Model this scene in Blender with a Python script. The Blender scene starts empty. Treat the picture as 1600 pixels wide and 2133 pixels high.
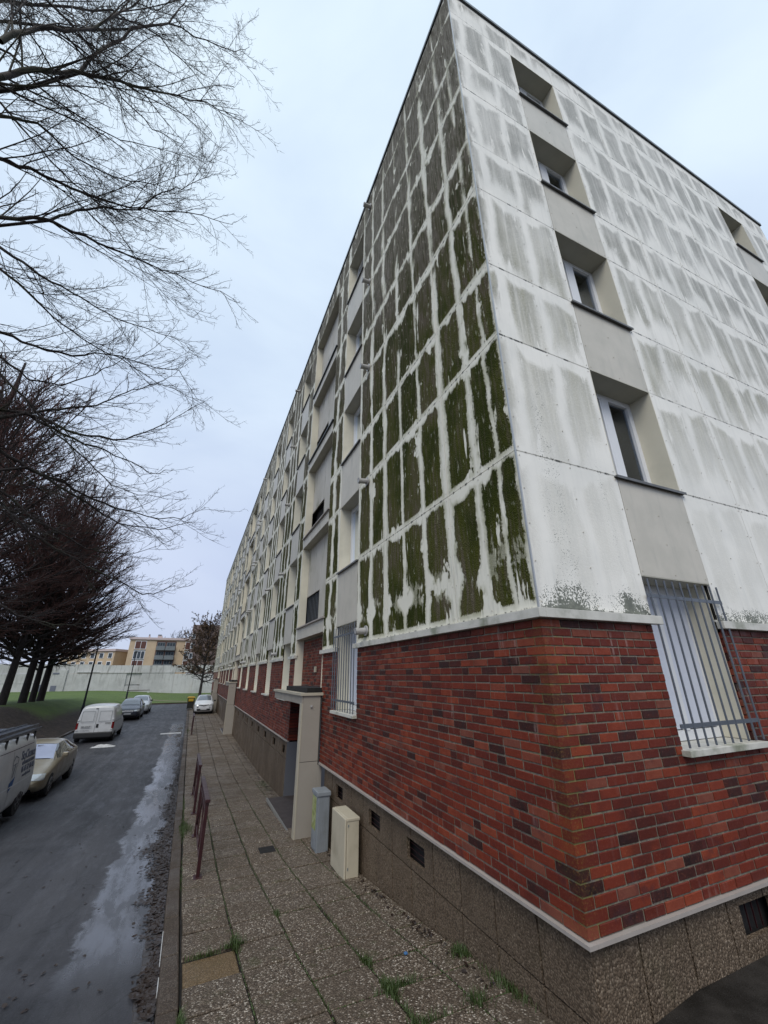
import bpy, bmesh, math, random
import numpy as np
from mathutils import Vector, Matrix

random.seed(7); rng = np.random.default_rng(11)
scene = bpy.context.scene
COL = scene.collection
R = math.radians
# ------------------------------------------------------------------ camera
cam_d = bpy.data.cameras.new('camera'); cam = bpy.data.objects.new('camera', cam_d); COL.objects.link(cam)
cam_d.sensor_fit = 'VERTICAL'; cam_d.sensor_height = 36.0; cam_d.lens = 833.6 / 2133 * 36.0
cam_d.clip_start = 0.05; cam_d.clip_end = 2000
CM = Matrix(((0.9134302958, -0.1477474446, -0.3792305199), (-0.4069430727, -0.3464640059, -0.8451982183), (-0.0065138482, 0.9263548916, -0.3765955185)))
cam.matrix_world = Matrix.Translation((-2.59362, -2.60184, 0.0)) @ CM.to_4x4()
scene.camera = cam
CAMP = np.array([-2.59362, -2.60184, 0.0]); CR = np.array(CM)
def project(p):
    d = np.asarray(p, float) - CAMP; x, y, w = d @ CR[:, 0], d @ CR[:, 1], -(d @ CR[:, 2])
    if w < 0.05: return None
    return 800 + 833.6 * x / w, 1066.5 - 833.6 * y / w, w
# ------------------------------------------------------------------ sky, sun, exposure
SUN_EL, SUN_AZ = 50.0, 212.0          # azimuth clockwise from +Y
world = bpy.data.worlds.new('World'); scene.world = world; world.use_nodes = True
def sky_nodes():
    nt = world.node_tree; N = nt.nodes; Lk = nt.links; N.clear()
    out = N.new('ShaderNodeOutputWorld'); bg = N.new('ShaderNodeBackground'); Lk.new(bg.outputs[0], out.inputs[0])
    bg.inputs[1].default_value = 0.1
    sky = N.new('ShaderNodeTexSky'); sky.sky_type = 'NISHITA'; sky.sun_disc = False
    sky.sun_elevation = R(SUN_EL); sky.sun_rotation = R(SUN_AZ)
    tc = N.new('ShaderNodeTexCoord'); sep = N.new('ShaderNodeSeparateXYZ'); Lk.new(tc.outputs['Generated'], sep.inputs[0])
    ramp = N.new('ShaderNodeValToRGB'); Lk.new(sep.outputs[2], ramp.inputs[0])
    e = ramp.color_ramp.elements; e[0].position = 0.0; e[0].color = (.50, .56, .73, 1); e[1].position = 1.0; e[1].color = (.66, .79, .93, 1)
    m = e.new(.22); m.color = (.50, .575, .77, 1); m = e.new(.6); m.color = (.62, .735, .895, 1)
    mp = N.new('ShaderNodeMapping'); mp.inputs['Scale'].default_value = (1.0, 1.0, 1.9); Lk.new(tc.outputs['Generated'], mp.inputs[0])
    n1 = N.new('ShaderNodeTexNoise'); n1.inputs['Scale'].default_value = 1.9; n1.inputs['Detail'].default_value = 5; n1.inputs['Roughness'].default_value = .5
    n1.inputs['Distortion'].default_value = .4; Lk.new(mp.outputs[0], n1.inputs[0])
    r2 = N.new('ShaderNodeValToRGB'); Lk.new(n1.outputs[0], r2.inputs[0])
    r2.color_ramp.elements[0].position = .36; r2.color_ramp.elements[0].color = (.90, .91, .935, 1)
    r2.color_ramp.elements[1].position = .66; r2.color_ramp.elements[1].color = (1.12, 1.10, 1.045, 1)
    mul = N.new('ShaderNodeMix'); mul.data_type = 'RGBA'; mul.blend_type = 'MULTIPLY'; mul.inputs[0].default_value = 1
    mul.clamp_result = False
    Lk.new(ramp.outputs[0], mul.inputs[6]); Lk.new(r2.outputs[0], mul.inputs[7])
    sc = N.new('ShaderNodeVectorMath'); sc.operation = 'SCALE'; sc.inputs[3].default_value = 9.6; Lk.new(mul.outputs[2], sc.inputs[0])
    mx = N.new('ShaderNodeMix'); mx.data_type = 'RGBA'; mx.inputs[0].default_value = .92; mx.clamp_result = False
    Lk.new(sky.outputs[0], mx.inputs[6]); Lk.new(sc.outputs[0], mx.inputs[7]); Lk.new(mx.outputs[2], bg.inputs[0])
sky_nodes()
sd = bpy.data.lights.new('sun', 'SUN'); sd.energy = 1.5; sd.angle = R(35); sd.color = (1, .95, .86)
sun = bpy.data.objects.new('sun', sd); COL.objects.link(sun)
_d = Vector((math.sin(R(SUN_AZ)) * math.cos(R(SUN_EL)), math.cos(R(SUN_AZ)) * math.cos(R(SUN_EL)), math.sin(R(SUN_EL))))
sun.rotation_euler = _d.to_track_quat('Z', 'Y').to_euler(); sun.location = (-20, -30, 40)
vs = scene.view_settings; vs.view_transform = 'Standard'; vs.look = 'None'; vs.gamma = 1; vs.use_curve_mapping = False; vs.exposure = 0.30
scene.cycles.max_bounces = 6; scene.cycles.diffuse_bounces = 3; scene.cycles.glossy_bounces = 3; scene.cycles.transparent_max_bounces = 12
scene.cycles.use_denoising = True

# ------------------------------------------------------------------ node helpers
class NT:
    def __init__(s, name):
        s.m = bpy.data.materials.new(name); s.m.use_nodes = True; s.nt = s.m.node_tree; s.N = s.nt.nodes; s.L = s.nt.links
        s.N.clear(); s.out = s.N.new('ShaderNodeOutputMaterial')
    def lk(s, a, b): s.L.new(a, b)
    def val(s, x, inp):
        if isinstance(x, (int, float)): inp.default_value = x
        elif isinstance(x, tuple): inp.default_value = x if len(x) == len(inp.default_value) else (*x, 1)
        else: s.L.new(x, inp)
    def math(s, op, a, b=0.0, c=None, clamp=False):
        n = s.N.new('ShaderNodeMath'); n.operation = op; n.use_clamp = clamp
        s.val(a, n.inputs[0]); s.val(b, n.inputs[1])
        if c is not None: s.val(c, n.inputs[2])
        return n.outputs[0]
    def mapr(s, v, a, b, c=0.0, d=1.0, smooth=True):
        n = s.N.new('ShaderNodeMapRange'); n.interpolation_type = 'SMOOTHSTEP' if smooth else 'LINEAR'
        for i, x in enumerate((v, a, b, c, d)): s.val(x, n.inputs[i])
        return n.outputs[0]
    def mix(s, f, a, b, mode='MIX'):
        n = s.N.new('ShaderNodeMix'); n.data_type = 'RGBA'; n.blend_type = mode
        s.val(f, n.inputs[0]); s.val(a, n.inputs[6]); s.val(b, n.inputs[7]); return n.outputs[2]
    def pos(s): return s.N.new('ShaderNodeNewGeometry').outputs['Position']
    def obj(s): return s.N.new('ShaderNodeTexCoord').outputs['Object']
    def rand(s): return s.N.new('ShaderNodeObjectInfo').outputs['Random']
    def uv(s): return s.N.new('ShaderNodeTexCoord').outputs['UV']
    def attr(s, n):
        a = s.N.new('ShaderNodeAttribute'); a.attribute_name = n; return a.outputs['Fac']
    def sep(s, v):
        n = s.N.new('ShaderNodeSeparateXYZ'); s.lk(v, n.inputs[0]); return n.outputs
    def comb(s, x, y, z):
        n = s.N.new('ShaderNodeCombineXYZ')
        for i, q in enumerate((x, y, z)): s.val(q, n.inputs[i])
        return n.outputs[0]
    def scl(s, v, sc, loc=(0, 0, 0)):
        n = s.N.new('ShaderNodeMapping'); n.inputs['Scale'].default_value = sc; n.inputs['Location'].default_value = loc; s.lk(v, n.inputs[0]); return n.outputs[0]
    def noise(s, v, scale, detail=3, rough=.5, dist=0.0, col=False):
        n = s.N.new('ShaderNodeTexNoise'); n.inputs['Scale'].default_value = scale; n.inputs['Detail'].default_value = detail
        n.inputs['Roughness'].default_value = rough; n.inputs['Distortion'].default_value = dist
        if v is not None: s.lk(v, n.inputs[0])
        return n.outputs[1 if col else 0]
    def voro(s, v, scale, feature='F1', out='Distance', rnd=1.0):
        n = s.N.new('ShaderNodeTexVoronoi'); n.feature = feature; n.inputs['Scale'].default_value = scale
        n.inputs['Randomness'].default_value = rnd
        if v is not None: s.lk(v, n.inputs[0])
        return n.outputs[out]
    def ramp(s, v, stops, interp='LINEAR'):
        n = s.N.new('ShaderNodeValToRGB'); r = n.color_ramp; r.interpolation = interp
        while len(r.elements) < len(stops): r.elements.new(.5)
        for e, (p, c) in zip(r.elements, stops): e.position = p; e.color = (*c, 1) if len(c) == 3 else c
        s.val(v, n.inputs[0]); return n.outputs[0]
    def bump(s, h, strength=.5, dist=.01, nrm=None):
        n = s.N.new('ShaderNodeBump'); n.inputs['Strength'].default_value = strength; n.inputs['Distance'].default_value = dist
        s.lk(h, n.inputs['Height'])
        if nrm is not None: s.lk(nrm, n.inputs['Normal'])
        return n.outputs[0]
    def bsdf(s, color, rough=.6, metal=0.0, nrm=None, spec=None, coat=None, ior=None):
        b = s.N.new('ShaderNodeBsdfPrincipled'); s.val(color, b.inputs['Base Color']); s.val(rough, b.inputs['Roughness']); s.val(metal, b.inputs['Metallic'])
        if nrm is not None: s.lk(nrm, b.inputs['Normal'])
        if spec is not None: s.val(spec, b.inputs['Specular IOR Level'])
        if coat is not None: b.inputs['Coat Weight'].default_value = coat; b.inputs['Coat Roughness'].default_value = .05
        s.lk(b.outputs[0], s.out.inputs[0]); return b

MAT = {}
def simple(name, color, rough=.6, metal=0.0, var=.12, scale=6.0, bump=0.0, coat=None, dirt=None, spec=None):
    t = NT(name); p = t.obj(); n = t.noise(p, scale, 4, .6)
    c = t.mix(t.mapr(n, .3, .7, 0, var), color, tuple(x * .45 for x in color))
    if dirt is not None:
        z = t.noise(p, scale * .45, 5, .65); c = t.mix(t.mapr(z, .48, .72, 0, dirt[1]), c, dirt[0])
    r = t.mapr(n, .2, .8, max(rough - .08, .02), min(rough + .08, 1))
    nr = t.bump(t.noise(p, scale * 8, 3), .3, bump) if bump else None
    t.bsdf(c, r, metal, nr, coat=coat, spec=spec); MAT[name] = t.m; return t.m

# -------------------------------------------------------------- facade panels (left, mossy)
def mat_moss():
    t = NT('mossy_white_panel'); P = t.pos(); x, y, z = t.sep(P); uvx, uvy, _ = t.sep(t.uv())
    warp = t.math('MULTIPLY_ADD', t.noise(t.comb(0.0, t.math('MULTIPLY', y, 1.0), t.math('MULTIPLY', z, .9)), 1.7, 2), .34, -.17)
    wf = t.math('MULTIPLY_ADD', t.noise(t.comb(0.0, y, z), 14, 4, .65), .12, -.06)
    yy = t.math('ADD', y, t.math('ADD', t.math('MULTIPLY', warp, .45), t.math('MULTIPLY', wf, .55)))
    dist = None
    for a, b in ((.03, .24), (.29, .57), (.69, 1.14), (1.32, 1.79), (1.91, 2.43), (2.52, 3.03), (3.2, 3.68), (3.84, 4.3)):
        d = t.math('MINIMUM', t.math('SUBTRACT', yy, a), t.math('SUBTRACT', b, yy))
        dist = d if dist is None else t.math('MAXIMUM', dist, d)
    fr = t.math('PINGPONG', t.math('ADD', yy, t.math('MULTIPLY', warp, .8)), .31)
    per = t.math('SUBTRACT', t.math('SUBTRACT', fr, .060), t.math('MULTIPLY', t.mapr(t.noise(t.comb(0.0, y, 0.0), 1.15, 2), .38, .62, 0, 1), .12))
    far = t.math('GREATER_THAN', y, 4.4)
    strip = t.math('ADD', t.math('MULTIPLY', dist, t.math('SUBTRACT', 1.0, far)), t.math('MULTIPLY', per, far))
    nrow = t.noise(t.comb(0.0, t.math('MULTIPLY', y, 2.2), t.math('MULTIPLY', z, .45)), 1.6, 3, .6)
    rowd = t.math('MINIMUM', t.math('SUBTRACT', uvx, .055), t.math('SUBTRACT', uvy, t.mapr(nrow, .3, .7, .015, .17)))
    fill = t.math('MULTIPLY', t.mapr(z, 2.5, 7.0), t.mapr(t.noise(t.comb(0.0, t.math('MULTIPLY', y, 2.6), t.math('MULTIPLY', z, .55)), 1.3, 2), .45, .62, -.01, .075))
    strip = t.math('ADD', strip, fill); hole = t.mapr(t.noise(t.comb(0.0, t.math('MULTIPLY', y, 1.7), z), 1.35, 4, .6), .60, .72, 0, .20)
    f = t.math('SUBTRACT', t.math('MINIMUM', strip, rowd), hole)
    # white run-down streaks where the growth has washed off
    st = t.noise(t.comb(0.0, t.math('MULTIPLY', y, 5.5), t.math('MULTIPLY', z, .75)), 1.5, 4, .6, .3)
    hi = t.mapr(z, 2.5, 9.0, 0.0, 1.0)
    farf = t.mapr(y, 4.5, 12.0, 0.0, 1.0)
    f = t.math('SUBTRACT', f, t.math('MULTIPLY', t.mapr(st, .58, .72), t.math('MULTIPLY_ADD', farf, .02, .14)))
    f = t.math('ADD', f, t.math('MULTIPLY', t.mapr(z, 9, 11.5), .05))
    # bare hazy patches on the lowest panels
    low = t.math('SUBTRACT', 1.0, t.mapr(z, 1.25, 1.55))
    band = t.math('SUBTRACT', 1.0, t.mapr(t.math('ABSOLUTE', t.math('SUBTRACT', z, 1.0)), .02, .28))
    bn = t.noise(t.comb(0.0, y, t.math('MULTIPLY', z, 1.0)), 2.9, 3, .55)
    bare = t.math('MULTIPLY', t.math('MULTIPLY', band, low), t.mapr(bn, .40, .60))
    f = t.math('SUBTRACT', f, t.math('MULTIPLY', t.math('MULTIPLY', bare, t.mapr(y, .55, .75)), .22))
    fine = t.noise(t.comb(0.0, t.math('MULTIPLY', y, 1.2), t.math('MULTIPLY', z, .8)), 46, 4, .7)
    f2 = t.math('ADD', f, t.math('MULTIPLY_ADD', fine, .075, -.0375))
    mask = t.mapr(f2, t.mapr(z, 3, 9, -.004, -.03), t.mapr(z, 3, 9, .018, .05))
    # thin places: growth breaks up
    br = t.noise(t.comb(0.0, t.math('MULTIPLY', y, 3.0), t.math('MULTIPLY', z, 1.0)), 5.0, 5, .7)
    mask = t.math('MULTIPLY', mask, t.mapr(t.math('ADD', br, t.math('MULTIPLY', bare, -.25)), .33, .42, .45, 1))
    # colours
    stv = t.noise(t.comb(0.0, t.math('MULTIPLY', y, 9.0), t.math('MULTIPLY', z, .9)), 2.4, 5, .65)
    big = t.noise(t.comb(0.0, y, t.math('MULTIPLY', z, .7)), 1.1, 3, .6)
    grain = t.voro(t.comb(0.0, y, t.math('MULTIPLY', z, .7)), 95)
    green = t.mix(t.mapr(big, .35, .65), (.030, .037, .006), (.085, .090, .016))
    brown = t.mix(t.mapr(stv, .3, .7), (.036, .027, .018), (.135, .112, .080))
    gb = t.math('ADD', t.mapr(stv, .42, .6, -.25, .35), t.math('MULTIPLY_ADD', hi, .62, t.mapr(big, .42, .62, -.25, .4)))
    col = t.mix(t.math('ADD', gb, .18, clamp=True), green, brown)
    grey = t.mix(t.mapr(stv, .3, .7), (.11, .10, .080), (.30, .285, .245))
    col = t.mix(t.math('MULTIPLY', t.mapr(t.math('ADD', z, t.math('MULTIPLY', big, 5.0)), 7.6, 13.0), .85), col, grey)
    col = t.mix(t.mapr(grain, 0, .25, .35, 0), col, (.16, .16, .09))
    spk = t.mapr(t.voro(t.comb(0.0, y, z), 33), .06, .10, .55, 0)
    col = t.mix(spk, col, (.30, .30, .22))
    base = t.mix(t.mapr(t.noise(P, 1.4, 4, .6), .35, .7, 0, .5), (.80, .77, .66), (.68, .65, .54))
    # yellow-green film at the edge of growth and below
    halo = t.math('MULTIPLY', t.mapr(f, -.07, .0), t.mapr(bn, .35, .6, .15, .75))
    base = t.mix(halo, base, (.36, .35, .22))
    base = t.mix(t.mapr(t.voro(t.comb(0.0, y, z), 7.5), .035, .05, .55, 0), base, (.09, .085, .06))
    haze = t.math('MULTIPLY', t.mapr(stv, .45, .7, 0, .5), t.mapr(big, .45, .65))
    base = t.mix(haze, base, (.38, .37, .31))
    nb = t.bump(t.math('ADD', t.math('MULTIPLY', mask, .6), t.math('MULTIPLY', t.math('MULTIPLY', grain, mask), 1.5)), .6, .012)
    joint = t.math('MULTIPLY', t.math('MAXIMUM', t.mapr(uvy, .004, .022, 1, 0), t.mapr(uvx, .004, .016, 1, 0)), t.mapr(t.noise(t.comb(0.0, t.math('MULTIPLY', y, 1.6), 0.0), 7, 3, .7), .50, .60, 0, .85))
    fc = t.mix(joint, t.mix(mask, base, col), (.03, .03, .02))
    t.bsdf(fc, t.mix(mask, (.5, .5, .5), (.95, .95, .95)), 0, nb, spec=t.mix(mask, (.4, .4, .4), (.08, .08, .08)))
    MAT['moss'] = t.m
mat_moss()

# -------------------------------------------------------------- gable panels (right, faint grey stains)
def mat_gable():
    t = NT('stained_white_panel'); P = t.pos(); x, y, z = t.sep(P); uvx, uvy, _ = t.sep(t.uv())
    v2 = t.comb(x, 0.0, z)
    warp = t.math('MULTIPLY_ADD', t.noise(t.comb(x, 3.0, t.math('MULTIPLY', z, .8)), 1.6, 3), .5, -.25)
    fr = t.math('PINGPONG', t.math('ADD', t.math('ADD', x, -.20), t.math('MULTIPLY', warp, .55)), .305)
    strip = t.math('SUBTRACT', fr, .045)
    nrow = t.noise(t.comb(t.math('MULTIPLY', x, 1.0), 5.0, t.math('MULTIPLY', z, .3)), 1.7, 2, .5)
    rowd = t.math('MINIMUM', t.math('MULTIPLY', t.math('SUBTRACT', uvx, t.mapr(nrow, .3, .7, .45, -.25)), .25), t.math('SUBTRACT', uvy, t.mapr(nrow, .3, .7, .02, .26)))
    f = t.math('MINIMUM', strip, rowd)
    st = t.noise(t.comb(t.math('MULTIPLY', x, 6.0), 1.0, t.math('MULTIPLY', z, .9)), 1.7, 4, .6, .3)
    f = t.math('SUBTRACT', f, t.math('MULTIPLY', t.mapr(st, .55, .75), .12))
    gr = t.noise(v2, 38, 4, .75)
    f = t.math('ADD', f, t.math('MULTIPLY_ADD', gr, .07, -.035))
    mask = t.mapr(f, -.03, .09)
    big = t.noise(v2, .8, 3, .6)
    hgt = t.mapr(z, 1.0, 5.0, .22, 1.0)
    amt = t.math('MULTIPLY', t.math('MULTIPLY', mask, hgt), t.mapr(big, .33, .62, .55, .95))
    amt = t.math('MULTIPLY', amt, t.mapr(gr, .3, .6, .62, 1.0))
    vst = t.noise(t.comb(t.math('MULTIPLY', x, 11.0), 2.0, t.math('MULTIPLY', z, .45)), 1.0, 5, .7)
    amt = t.math('MULTIPLY', amt, t.mapr(vst, .30, .58, .6, 1.15))
    wash = t.math('MULTIPLY', t.math('MULTIPLY', t.mapr(vst, .48, .72), t.mapr(big, .38, .6)), t.mapr(z, 2.2, 6, .1, .45))
    amt = t.math('MAXIMUM', amt, wash)
    base = t.mix(t.mapr(t.noise(P, 1.3, 4, .6), .35, .7), (.86, .83, .76), (.76, .74, .68))
    stain = t.mix(t.mapr(z, 3.5, 8), (.34, .32, .225), (.285, .27, .235))
    stain = t.mix(t.mapr(st, .35, .6, 0, .5), stain, (.26, .25, .21))
    col = t.mix(amt, base, stain)
    # lower growth: black-green specks, denser at the foot and near the corner
    v = t.voro(v2, 62); vb = t.noise(v2, 6.5, 4, .7)
    foot = t.math('SUBTRACT', 1.0, t.mapr(uvx, .0, .42))
    foot = t.math('MULTIPLY', foot, t.mapr(z, 2.0, 2.1, 1, 0))
    cnr = t.math('MULTIPLY', t.mapr(t.math('ABSOLUTE', t.math('SUBTRACT', x, .42)), .0, .42, 1, 0), t.mapr(z, 2.6, 4.2, 1, 0))
    cnr2 = t.math('MULTIPLY', t.mapr(t.math('ABSOLUTE', t.math('SUBTRACT', x, 1.15)), .0, .22, .8, 0), t.mapr(z, 2.2, 3.6, 1, 0))
    cnr = t.math('MAXIMUM', cnr, cnr2)
    foot = t.math('MULTIPLY', foot, foot); dens = t.math('ADD', t.math('MULTIPLY', t.math('MULTIPLY', foot, t.mapr(t.noise(v2, 2.6, 4, .7), .3, .65, .45, 1.1)), .88), t.math('MULTIPLY', cnr, .42))
    sp = t.mapr(t.math('SUBTRACT', t.math('ADD', t.math('MULTIPLY', v, .9), vb), dens), .20, .34, .9, 0)
    sp = t.math('MULTIPLY', sp, t.mapr(dens, .05, .2))
    col = t.mix(sp, col, t.mix(t.mapr(vb, .4, .6), (.055, .065, .04), (.13, .14, .10)))
    corner_edge = t.mapr(t.math('ADD', x, t.math('MULTIPLY_ADD', gr, .16, -.08)), .02, .09, .75, 0)
    corner_edge = t.math('MULTIPLY', corner_edge, t.mapr(st, .42, .55))
    col = t.mix(t.math('MULTIPLY', corner_edge, t.mapr(z, 3, 7, .3, 1)), col, (.16, .15, .12))
    col = t.mix(t.mapr(t.voro(v2, 6.0), .03, .045, .6, 0), col, (.16, .16, .15))
    dust = t.mapr(t.noise(t.comb(t.math('MULTIPLY', x, 14), 0.0, t.math('MULTIPLY', z, .8)), 1, 4, .7), .5, .8, 0, .3)
    col = t.mix(dust, col, (.5, .5, .47))
    joint = t.math('MULTIPLY', t.math('MAXIMUM', t.mapr(uvy, .004, .020, 1, 0), t.mapr(uvx, .003, .012, 1, 0)), t.mapr(t.noise(t.comb(t.math('MULTIPLY', x, 1.6), 0.0, t.math('MULTIPLY', z, .4)), 6, 3, .7), .50, .60, .15, .9))
    col = t.mix(joint, col, (.045, .045, .035))
    t.bsdf(col, .5, 0, t.bump(t.math('MULTIPLY', gr, mask), .5, .006)); MAT['gable'] = t.m
mat_gable()

def mat_spandrel():
    t = NT('grey_beige_panel'); P = t.pos(); x, y, z = t.sep(P)
    n = t.noise(P, 2.2, 5, .6); s = t.noise(t.comb(t.math('MULTIPLY', t.math('ADD', x, y), 6), 0.0, t.math('MULTIPLY', z, .8)), 1.3, 4, .6)
    c = t.mix(t.mapr(n, .35, .7), (.55, .51, .435), (.48, .45, .38))
    c = t.mix(t.mapr(s, .5, .8, 0, .4), c, (.30, .30, .26))
    c = t.mix(t.mapr(z, 8, 10.5, 0, .25), c, (.62, .62, .60))
    t.bsdf(c, .45, 0, t.bump(t.noise(P, 60, 2), .15, .002)); MAT['spandrel'] = t.m
mat_spandrel()
simple('reveal', (.68, .64, .52), .5, var=.12, scale=1.7, dirt=((.36, .35, .28), .35))
simple('soffit', (.46, .44, .36), .6, var=.2, scale=2)
simple('white_frame', (.74, .75, .77), .35, var=.06, scale=3)
simple('coping', (.045, .05, .055), .35, .4, var=.3, scale=4)
simple('cap_white', (.60, .58, .52), .4, var=.25, scale=5, dirt=((.13, .15, .08), .8))
simple('ledge', (.36, .32, .29), .5, var=.2, scale=6)
simple('steel_grey', (.12, .135, .16), .45, .3, var=.3, scale=14)
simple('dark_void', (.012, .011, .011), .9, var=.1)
simple('backing', (.05, .048, .045), .9, var=.1)
simple('sill_dark', (.15, .15, .15), .5, .3, var=.4, scale=9)
simple('alu', (.45, .45, .44), .35, .7, var=.15, scale=8)
simple('pipe_grey', (.44, .43, .42), .4, .2, var=.3, scale=12)
simple('blind_white', (.62, .65, .74), .5, var=.05, scale=2)
simple('curtain', (.14, .14, .16), .9, var=.6, scale=9)
simple('door_blue', (.26, .28, .34), .45, var=.12, scale=3)
simple('rust_red', (.038, .008, .010), .45, .1, var=.5, scale=9, dirt=((.075, .035, .035), .6), bump=.002)
simple('cabinet_beige', (.47, .42, .32), .5, var=.12, scale=4, dirt=((.20, .17, .11), .45), bump=.001)
simple('cabinet_grey', (.23, .25, .27), .5, var=.25, scale=5, dirt=((.10, .10, .09), .5), bump=.001)
simple('poster_green', (.30, .34, .12), .7, var=.7, scale=16, dirt=((.45, .43, .32), .8))
simple('porch_panel', (.31, .28, .24), .5, var=.12, scale=2.2, dirt=((.26, .23, .19), .35))
simple('porch_trim', (.42, .38, .30), .45, var=.12, scale=4)
simple('membrane', (.008, .007, .007), .9, var=.3, scale=10)
simple('lamp_black', (.016, .018, .024), .5, .3, var=.3)
simple('tyre', (.014, .014, .015), .8, var=.3, scale=20)
simple('rim', (.25, .25, .26), .35, .8, var=.2)
simple('hubcap', (.12, .12, .13), .4, .7, var=.2)
simple('black_plastic', (.014, .014, .015), .55, var=.2)
simple('red_lens', (.16, .006, .008), .2, var=.2, coat=.8)
simple('headlight', (.50, .53, .55), .1, .3, var=.3, scale=12, coat=1.0)
simple('plate_white', (.48, .49, .5), .4, var=.05)
simple('ink_black', (.02, .02, .025), .6, var=.05)
simple('ink_grey', (.13, .14, .18), .6, var=.05)
simple('ink_blue', (.03, .10, .28), .6, var=.4, scale=8)
simple('ladder_alu', (.20, .22, .26), .4, .6, var=.4, scale=9)
simple('litter_white', (.50, .50, .50), .6, var=.25, scale=9)
simple('orange_brick', (.52, .40, .27), .8, var=.2, scale=.7, bump=.01)
simple('brown_panel', (.10, .038, .028), .6, var=.2, scale=1)
simple('tower_grey', (.14, .10, .09), .8, var=.3, scale=.5)
simple('band_pink', (.52, .43, .42), .6, var=.12, scale=1)
simple('far_grey', (.16, .18, .19), .6, var=.3, scale=1)
simple('ext_glass', (.05, .065, .08), .12, var=.5, scale=.8)
simple('pale_blue_glass', (.26, .29, .42), .15, var=.25, scale=1.5, coat=1.0)  # gold saloon's windscreen: paler, bluer base colour than the other car glass
simple('screen_glass', (.11, .13, .16), .1, var=.4, scale=1.2, coat=1.0)
simple('bin_body', (.03, .03, .025), .5, var=.3)
simple('bin_yellow', (.55, .36, .03), .45, var=.2)
simple('seat_red', (.035, .012, .010), .7, var=.3)
def paint(name, c, rough=.28, metal=0.0, dirt=(.12, .11, .10), d=.35):
    t = NT(name); P = t.obj(); x, y, z = t.sep(P)
    n = t.noise(P, 3.2, 5, .65)
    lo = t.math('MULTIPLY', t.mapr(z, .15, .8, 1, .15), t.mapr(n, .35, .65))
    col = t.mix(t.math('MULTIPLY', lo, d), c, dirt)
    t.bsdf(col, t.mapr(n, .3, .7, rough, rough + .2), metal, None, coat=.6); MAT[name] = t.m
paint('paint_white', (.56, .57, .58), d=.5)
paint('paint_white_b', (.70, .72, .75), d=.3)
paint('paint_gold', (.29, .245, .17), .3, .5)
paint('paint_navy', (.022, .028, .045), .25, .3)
def mat_carglass():
    t = NT('car_glass'); n = t.noise(t.obj(), 2.0, 3)
    t.bsdf(t.mix(t.mapr(n, .3, .7), (.012, .014, .016), (.03, .034, .04)), .04, 0, None, spec=1.0, coat=1.0); MAT['carglass'] = t.m
mat_carglass()
def mat_glass():
    t = NT('window_glass'); g = t.N.new('ShaderNodeBsdfGlossy'); g.inputs['Roughness'].default_value = .02; g.inputs['Color'].default_value = (.9, .95, 1, 1)
    tr = t.N.new('ShaderNodeBsdfTransparent'); tr.inputs[0].default_value = (.62, .64, .66, 1)
    fr = t.N.new('ShaderNodeFresnel'); fr.inputs[0].default_value = 1.5; mx = t.N.new('ShaderNodeMixShader')
    t.lk(t.math('MULTIPLY_ADD', fr.outputs[0], .95, .04), mx.inputs[0]); t.lk(tr.outputs[0], mx.inputs[1]); t.lk(g.outputs[0], mx.inputs[2]); t.lk(mx.outputs[0], t.out.inputs[0])
    MAT['glass'] = t.m
mat_glass()

def mat_brick():
    t = NT('red_brick'); r = t.attr('rnd'); P = t.pos()
    base = t.ramp(r, [(0, (.018, .011, .011)), (.07, (.030, .013, .012)), (.12, (.085, .016, .010)), (.42, (.122, .020, .011)), (.66, (.165, .028, .013)), (.88, (.225, .043, .018)), (1.0, (.17, .060, .040))])
    n = t.noise(P, 9, 4, .6); n2 = t.noise(P, 60, 3, .7)
    sc = t.noise(t.scl(P, (1, 1, 1), (3.3, 1.7, 9.1)), 5.0, 3, .6)
    c = t.mix(t.mapr(sc, .60, .72, 0, .6), base, (.040, .018, .022))
    c = t.mix(t.mapr(n, .3, .7, 0, .35), c, (.11, .018, .012))
    c = t.mix(t.mapr(n2, .55, .75, 0, .35), c, (.36, .12, .06))
    x, y, z = t.sep(P)
    soot = t.noise(t.scl(P, (1, 1, 1.6), (8, 3, 1)), .9, 4, .65); c = t.mix(t.mapr(soot, .52, .70, 0, .55), c, (.032, .010, .009))
    streak = t.noise(t.comb(t.math('MULTIPLY', t.math('ADD', x, y), 22.0), 0.0, t.math('MULTIPLY', z, 1.5)), 1, 3, .6)
    eff = t.math('MULTIPLY', t.mapr(streak, .56, .7, 0, .5), t.mapr(t.noise(P, 2.3, 2), .5, .68))
    c = t.mix(eff, c, (.36, .26, .23))
    cn = t.math('ADD', t.math('ABSOLUTE', x), t.math('ABSOLUTE', y))
    alg = t.math('MULTIPLY', t.mapr(t.math('ADD', cn, t.math('MULTIPLY', n, .3)), .12, .42, .28, 0), t.mapr(n2, .45, .65))
    c = t.mix(alg, c, (.20, .15, .03))
    t.bsdf(c, t.mapr(n, .3, .7, .42, .75), 0, t.bump(t.math('ADD', n2, t.math('MULTIPLY', n, .8)), .5, .005), spec=.22); MAT['brick'] = t.m
    t = NT('mortar'); P = t.pos(); x, y, z = t.sep(P); n = t.noise(P, 30, 4, .7)
    c = t.mix(t.mapr(n, .3, .7), (.10, .088, .072), (.215, .19, .155))
    cn = t.math('ADD', t.math('ABSOLUTE', x), t.math('ABSOLUTE', y))
    alg = t.math('MULTIPLY', t.mapr(t.math('ADD', cn, t.math('MULTIPLY', t.noise(P, 3, 3), .5)), .3, .75, .8, .12), t.mapr(t.noise(P, 14, 3), .35, .6))
    c = t.mix(alg, c, (.22, .20, .055))
    t.bsdf(c, .9, 0, t.bump(n, .6, .006)); MAT['mortar'] = t.m
mat_brick()

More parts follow.
